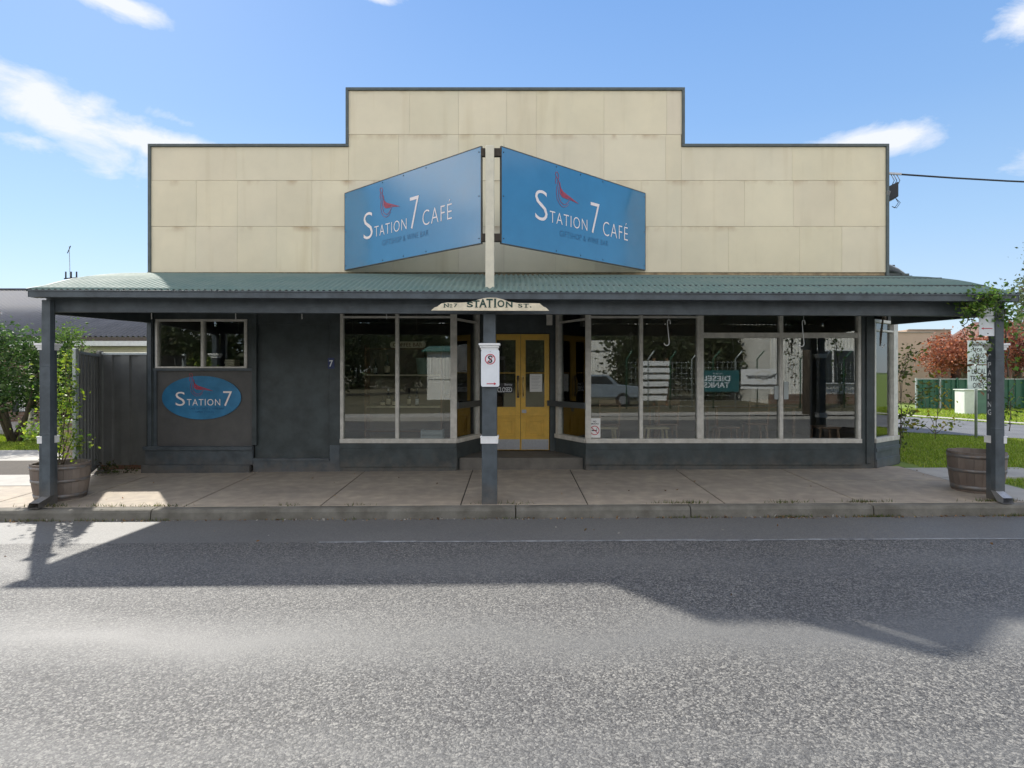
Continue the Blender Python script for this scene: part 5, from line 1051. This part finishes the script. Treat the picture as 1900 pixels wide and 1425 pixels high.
def bigtree(name, cx, cy, cz, r3, n, per, sd_, cols, label, leaf, hollow=.25, group=None):
    z0 = -.1; t = thing(name, (cx, cy, z0), label, 'tree', group); mb = MB(True)
    mb.tube([(cx, cy, z0), (cx + .05, cy, cz - r3[2] * .6), (cx, cy, cz)], [.22, .16, .06], 8)
    for i in range(12):
        a = random.random() * 6.28; e = Vector((cx + math.cos(a) * r3[0] * .8, cy + math.sin(a) * r3[1] * .8, cz + r3[2] * random.uniform(-.4, .8))); s = Vector((cx, cy, cz - r3[2] * random.uniform(.3, .7))); mb.tube([s, s.lerp(e, .5) + Vector((0, 0, .2)), e], [.09, .05, .015], 6)
    mb.build('trunk', m_bark, t); leaves(clumps(n, cx, cy, cz, *r3, per, sd_, hollow), leaf, cols, 'crown', t); return t
bigtree('red_autumn_tree', X(1790, 26.5), 26.5, 2.45, (1.9, 1.5, .85), 130, 90, .2, RC, 'russet red autumn tree behind the green fence, left of the right post', .1, .1)
bigtree('red_autumn_tree', X(1885, 26.8), 26.8, 2.7, (1.4, 1.3, 1.3), 90, 80, .22, [(.2, .08, .055), (.26, .1, .065), (.15, .06, .045)], 'darker red autumn tree right of the right verandah post', .1, .1)
for o in [o for o in C.objects if o.name.startswith('red_autumn_tree')]: o['group'] = 'red autumn trees behind the green fence'
bigtree('gum_tree', X(1950, 20), 20, Z(560, 20) + .1, (1.25, 1.3, 1.7), 70, 90, .2, [(.09, .12, .06), (.13, .16, .08), (.06, .08, .04)], 'grey green gum tree rising at the right edge of the photo', .1, .2)
bigtree('leafy_tree', X(1700, 42), 42, 3.1, (2.4, 1.5, 1.6), 50, 60, .4, G3, 'low dark tree beyond the beige building', .16, .2) if False else None
# grass
def vergepts(n):
    x = rng.uniform(6.65, 15.5, n); y = rng.uniform(8.0, 17, n); yl = np.interp(x, [p[0] for p in near], [p[1] for p in near]); xl = np.interp(y, [7.5, 9.5, 12.2, 13.9, 15.6, 18], [15.4, 15, 13.6, 11.6, 9.85, 8.6])
    k = (x < xl - .05) & ~((y > 9.1) & (y < 9.8)) & ~((x < 7.0) & (y < 10.0)) & ~((y < 9.1) & (x < 7.05)) & ~((x < 6.75) & (y > 9.8)); x, y = x[k], y[k]
    return np.stack([x, y, .0055 * x + .025 * (np.clip(y, 7.6, 10.4) - 7.6) - .02], 1)
GC = [(.23, .32, .03), (.18, .27, .025), (.29, .38, .045), (.36, .38, .09), (.13, .2, .02)]
grass('corner_grass', 'bright green mown grass on the corner verge right of the cafe', vergepts, 130000, .05, GC, .006)
def farpts(n):
    x = rng.uniform(11, 24, n); y = rng.uniform(14, 25, n); xl = np.interp(y, [12, 13, 14.8, 17.4, 20.8, 24, 28], [28, 20, 16.6, 14.3, 13.1, 12.3, 11.4]); k = x > xl + .45; x, y = x[k], y[k]
    return np.stack([x, y, .0055 * np.minimum(x, 16) + .05 + 0 * y], 1)
grass('far_side_grass', 'sunlit grass strip in front of the green fence', farpts, 70000, .06, GC, .012)
def leftpts(n):
    x = rng.uniform(-17, -7.2, n); y = rng.uniform(12.85, 16.2, n); return np.stack([x, y, .0055 * x + .05], 1)
grass('lawn_grass', 'green lawn in front of the neighbour house', leftpts, 90000, .05, GC, .008)
def weeds(n):
    c = []
    for px, k in ((75, 6), (40, 3), (165, 3), (200, 2), (283, 6), (520, 2), (660, 2), (1250, 3), (1290, 7), (1470, 7), (1618, 8), (1640, 6), (1480, 3), (1860, 5), (1890, 7), (880, 1), (955, 4)):
        for _ in range(k * 22): c.append((X(px + random.gauss(0, 20), 7.42), random.choice((7.43, 7.44, 7.64, 7.66)) + random.gauss(0, .012)))
    c = np.array(c); g = np.where(c[:, 1] < 7.5, -.135, 0.0); return np.stack([c[:, 0], c[:, 1], .0055 * c[:, 0] + g], 1)
grass('kerb_weeds', 'small weeds and moss growing along the kerb joint', weeds, 0, .045, [(.06, .1, .02), (.1, .12, .03), (.14, .12, .05)], .005)
# leaf litter in the gutter and debris
def litter():
    c = []
    for _ in range(1500): x = rng.uniform(-8, 9); c.append((x, 7.415 + rng.normal() * .022, .0055 * x - .13))
    for _ in range(90): x = rng.normal() * .22 + X(1487, 7.4); c.append((x, 7.40 + rng.normal() * .02, .0055 * x - .125))
    for _ in range(70): x = rng.uniform(-6, 7); y = rng.uniform(7.7, 10.0); c.append((x, y, gp(x, y) + .008))
    for _ in range(30): x = rng.uniform(-6, 7); y = rng.uniform(4.5, 7.2); c.append((x, y, zroad(x, y) + .005))
    return np.array(c)
meta(leaves(litter(), .028, [(.2, .11, .05), (.12, .07, .04), (.3, .2, .1), (.35, .33, .3)], 'leaf_litter', None, up=.0), 'dry leaf litter scattered along the gutter and footpath', 'litter', None, 'stuff')
mb = MB()
for x0, x1, y, hh in ((X(470, YF), X(640, YF), 9.86, .006),): pass
# broken brick at the fence foot
dm = thing('plant_debris', (X(195, 9.6), 9.6, gp(-6, 9.6)), 'low dark creeping weeds in the corner below the side fence', 'weeds')
leaves(clumps(14, X(200, 9.8), 9.8, gp(-6, 9.8) + .06, .55, .2, .06, 26, .06), .05, [(.04, .05, .02), (.07, .09, .03), (.1, .08, .05)], 'foliage', dm)

# ================================================================== ACROSS THE STREET (seen mirrored in the windows and the boards)
sh1 = thing('corrugated_shed', (8, -25, 0), 'off-white corrugated shed across the street mirrored in the window right of the door', 'shed')
corrw = MB(True)
def vcorr(x0, x1, y, z0, z1, mt, parent, name='wall', pitch=.2, amp=.02):
    n = int((x1 - x0) / pitch * 4); xs = np.linspace(x0, x1, n + 1); b = MB(True); ys_ = y + amp * np.sin(2 * np.pi * (xs - x0) / pitch)
    b.add([(a, c, z) for z in (z0, z1) for a, c in zip(xs, ys_)], [(i, i + 1, n + 2 + i, n + 1 + i) for i in range(n)]); return b.build(name, mt, parent)
vcorr(5.2, 10.2, -25, -.1, 3.2, m_shed, sh1); mb = MB(); mb.box(5.1, 10.9, -25.2, -24.9, 3.2, 3.9); mb.box(5.2, 10.2, -33, -25.1, -.1, 3.6); mb.build('fascia', m_shed, sh1)
sh2 = thing('white_shed', (-5, -17, 0), 'small white sheet-clad shed across the street mirrored in the left shop window', 'shed')
vcorr(-5.1, -3.6, -17, 1.2, 2.9, m_shed, sh2); mb = MB(); mb.box(-5.1, -3.6, -20, -17.05, -.1, 2.9); mb.build('body', m_shed, sh2); mb = MB(); mb.add([(-5.4, -16.7, 2.85), (-3.3, -16.7, 2.85), (-3.3, -20.3, 3.3), (-5.4, -20.3, 3.3)], [(0, 1, 2, 3)]); o = mb.build('roof', m_gfence, sh2); o.modifiers.new('s', 'SOLIDIFY').thickness = .04
ct = thing('weatherboard_cottage', (17, -10.5, 0), 'pale ribbed cottage with a wide window across the street mirrored in the right window', 'house')
vcorr(12.7, 21, -10.2, .55, 4.6, m_shed, ct, pitch=.16); mb = MB(); mb.box(12.7, 21, -16, -10.3, -.1, 4.6); mb.build('body', m_shed, ct); mb = MB(); mb.box(12.6, 21, -10.3, -10.12, -.1, .56); mb.build('brick_base', m_brick, ct)
mb = MB(); mb.box(14.6, 17.9, -10.12, -10.05, 1.05, 2.75); wn = mb.build('window', m_cap, ct)
for a, b in ((14.7, 15.6), (15.7, 16.7), (16.8, 17.8)): mb = MB(); mb.box(a, b, -10.045, -10.03, 1.12, 2.68); mb.build('pane', m_dglass, wn)
mb = MB(); mb.add([(12.2, -9.7, 4.5), (21.5, -9.7, 4.5), (21.5, -13, 6.2), (12.2, -13, 6.2)], [(0, 1, 2, 3)]); o = mb.build('roof', m_roofg, ct); o.modifiers.new('s', 'SOLIDIFY').thickness = .05
def banner(name, x0, x1, z0, z1, y, mt, label):
    t = thing(name, ((x0 + x1) / 2, y, z0), label, 'banner'); mb = MB(); mb.box(x0, x1, y - .02, y, z0, z1); mb.build('panel', mt, t); return t
yn = -6.8; D = 2 * YF - yn; sb_ = F / D; xm = lambda px: (px - CX) / sb_; zm = lambda py: H - (py - HY) / sb_
m_teal = M('teal_banner', (.015, .11, .12), .5)
b1 = banner('diesel_tanks_banner', xm(1303), xm(1373), zm(727), zm(687), yn, m_teal, 'teal DIESEL TANKS banner across the street, mirrored in the wide right window')
UU = (-1, 0, 0); k = MB()
for body, a, b, c, d in (('DIESEL', 1306, 1357, 707, 697), ('TANKS', 1308, 1355, 719.5, 709)): text(body, (xm(b), yn + .002, zm(c)), UU, (0, 0, 1), (b - a) / sb_, (c - d) / sb_, None, into=k, bold=.02)
text('Polymaster', (xm(1341), yn + .002, zm(694.5)), UU, (0, 0, 1), 17 / sb_, 3 / sb_, None, into=k); k.build('lettering', m_signw, b1)
b2 = banner('company_banner', xm(1376), xm(1446), zm(721), zm(685), yn + .05, m_cap, 'white banner with dark lettering and curved logo line, mirrored beside the teal one')

k = MB(); text('Polymaster', (xm(1440), yn + .052, zm(705)), UU, (0, 0, 1), 55 / sb_, 11 / sb_, None, into=k, bold=.035)
k.stroke([(-1.55, .22), (-1.45, .12), (-1.2, .02), (-.9, -.05)], (xm(1376), yn + .055, zm(702)), (-1, 0, 0), (0, 0, 1), (0, 1, 0), .03)
k.box(xm(1376), xm(1446), yn + .051, yn + .055, zm(717), zm(713)); k.build('lettering', m_wall, b2)
k = MB(); k.stroke([(0, 0), (.15, .13), (.4, .17), (.62, .1), (.7, 0), (.62, -.2), (.45, -.3)], (xm(1433), yn + .055, zm(696)), (-1, 0, 0), (0, 0, 1), (0, 1, 0), .018); k.build('logo_curve', m_creams, b2)
yf2 = -6.9; cf = thing('wire_fence', (12, yf2, 0), 'wire mesh fence with steel posts carrying the two banners across the street', 'fence')
for i in range(14):
    x = 5.0 + i * .95; mb = MB(True); mb.tube([(x, yf2, -.1), (x, yf2, 2.2), (x + .2, yf2 + .25, 2.55)], .03, 6); mb.build('fence_post', m_galv if i % 2 else m_gfence, cf)
mb = MB(True)
for i in range(9): z = .15 + i * .24; mb.tube([(5, yf2, z), (17.4, yf2, z)], .006, 4)
for i in range(62): x = 5 + i * .2; mb.tube([(x, yf2, .05), (x, yf2, 2.1)], .004, 4)
mb.build('wire_mesh', m_galv, cf)
pw = thing('power_pole', (11.2, -2.95, 0), 'thick timber power pole at the opposite kerb mirrored in the right window', 'pole')
xpw = (1501 - CX) / (F / (2 * YF + 2.95)); pw.location.x = xpw; pw['_w'] = (xpw, -2.95, 0)
mb = MB(True); mb.tube([(xpw, -2.95, -.2), (xpw, -2.95, 9.5)], [.18, .13], 14); mb.build('pole_shaft', m_bark, pw); mb = MB(); mb.box(xpw - 1.2, xpw + 1.2, -3.02, -2.88, 8.7, 8.85); mb.build('crossarm', m_bark, pw)
pn_ = thing('pallet_stack', (6.3, -9, 0), 'leaning stack of white slatted pallets across the street, mirrored in the right shop window', 'pallets')
for i in range(6): mb = MB(); zz = .3 + i * .33; mb.box(5.9 + i * .06, 7.3 + i * .04, -9.2, -9.1, zz, zz + .22); mb.build('slat', m_cap, pn_)
for px in (6.0, 6.7, 7.3): mb = MB(); mb.box(px, px + .1, -9.32, -9.21, -.05, 2.3); mb.build('pallet_post', m_wood, pn_)
ut = thing('parked_ute', (4.2, -9.5, 0), 'grey blue ute parked across the street, mirrored low in the window right of the door', 'ute')
mb = MB(); mb.prism([(1.6, .45), (6.0, .45), (6.0, .95), (5.0, 1.05), (4.5, 1.5), (3.3, 1.5), (3.0, 1.05), (1.6, 1.05)], (0, -10.4, 0), (1, 0, 0), (0, 0, 1), (0, 1, 0), 1.6); mb.build('body', M('ute_paint', (.2, .24, .28), .25), ut, bevel=.05)
mb = MB(); mb.prism([(3.5, 1.08), (4.75, 1.08), (4.4, 1.42), (3.5, 1.42)], (0, -8.798, 0), (1, 0, 0), (0, 0, 1), (0, 1, 0), .004); mb.build('side_window', m_dglass, ut)
for xw in (2.5, 5.2):
    mb = MB(True); mb.smooth = False; mb.tube([(xw, -9.0, .34), (xw, -8.78, .34)], .34, 24); wh = mb.build('tyre', m_black, ut); mb = MB(); mb.tube([(xw, -8.9, .34), (xw, -8.77, .34)], .2, 18); mb.build('rim', m_steel, wh)
for i, (tx, ty, hh, rr, lb) in enumerate(((-13, -24, 5.2, 3.6, 'broad dark tree across the street, far left of the windows'), (-8.5, -30, 4.8, 3.4, 'dark tree across the street behind the white shed'), (-2, -34, 4.9, 3.6, 'dark tree across the street facing the yellow door'), (3.2, -30, 4.6, 3.0, 'dark tree across the street left of the corrugated shed'),
                                          (14.5, -30, 5.2, 3.8, 'tall tree across the street right of the corrugated shed'), (9, -38, 5.0, 3.6, 'tree across the street behind the corrugated shed'), (11.5, -15, 2.9, 2.0, 'bushy tree behind the wire fence across the street'), (24, -20, 5, 4, 'large tree across the street beyond the cottage'), (-20, -14, 4, 3.2, 'garden tree across the street facing the small window'), (7.6, -15.5, 3.0, 1.6, 'small dark tree left of the wire fence across the street'))):
    bigtree('street_tree', tx, ty, hh * .75, (rr, rr * .8, hh * .62), 110, 70, .55, [(.045, .065, .025), (.03, .045, .02), (.07, .08, .03), (.05, .06, .03)], lb, .26, .15, 'trees across the street')
GD = [(.03, .045, .018), (.045, .06, .02), (.02, .035, .015), (.06, .06, .025)]
hg = thing('hedge_row', (0, -42, 0), 'dense dark hedge of trees closing the view across the street', 'hedge')
leaves(np.concatenate([clumps(34, cx, -44, 3.2, 5, 2.0, 4.2, 90, .8, .1) for cx in range(-44, 52, 7)]), .6, GD, 'foliage', hg)
mb = MB(True)
for cx in range(-44, 52, 7): mb.tube([(cx, -44, -.3), (cx, -44, 3.5)], [.25, .1], 6)
mb.build('trunks', m_bark, hg)
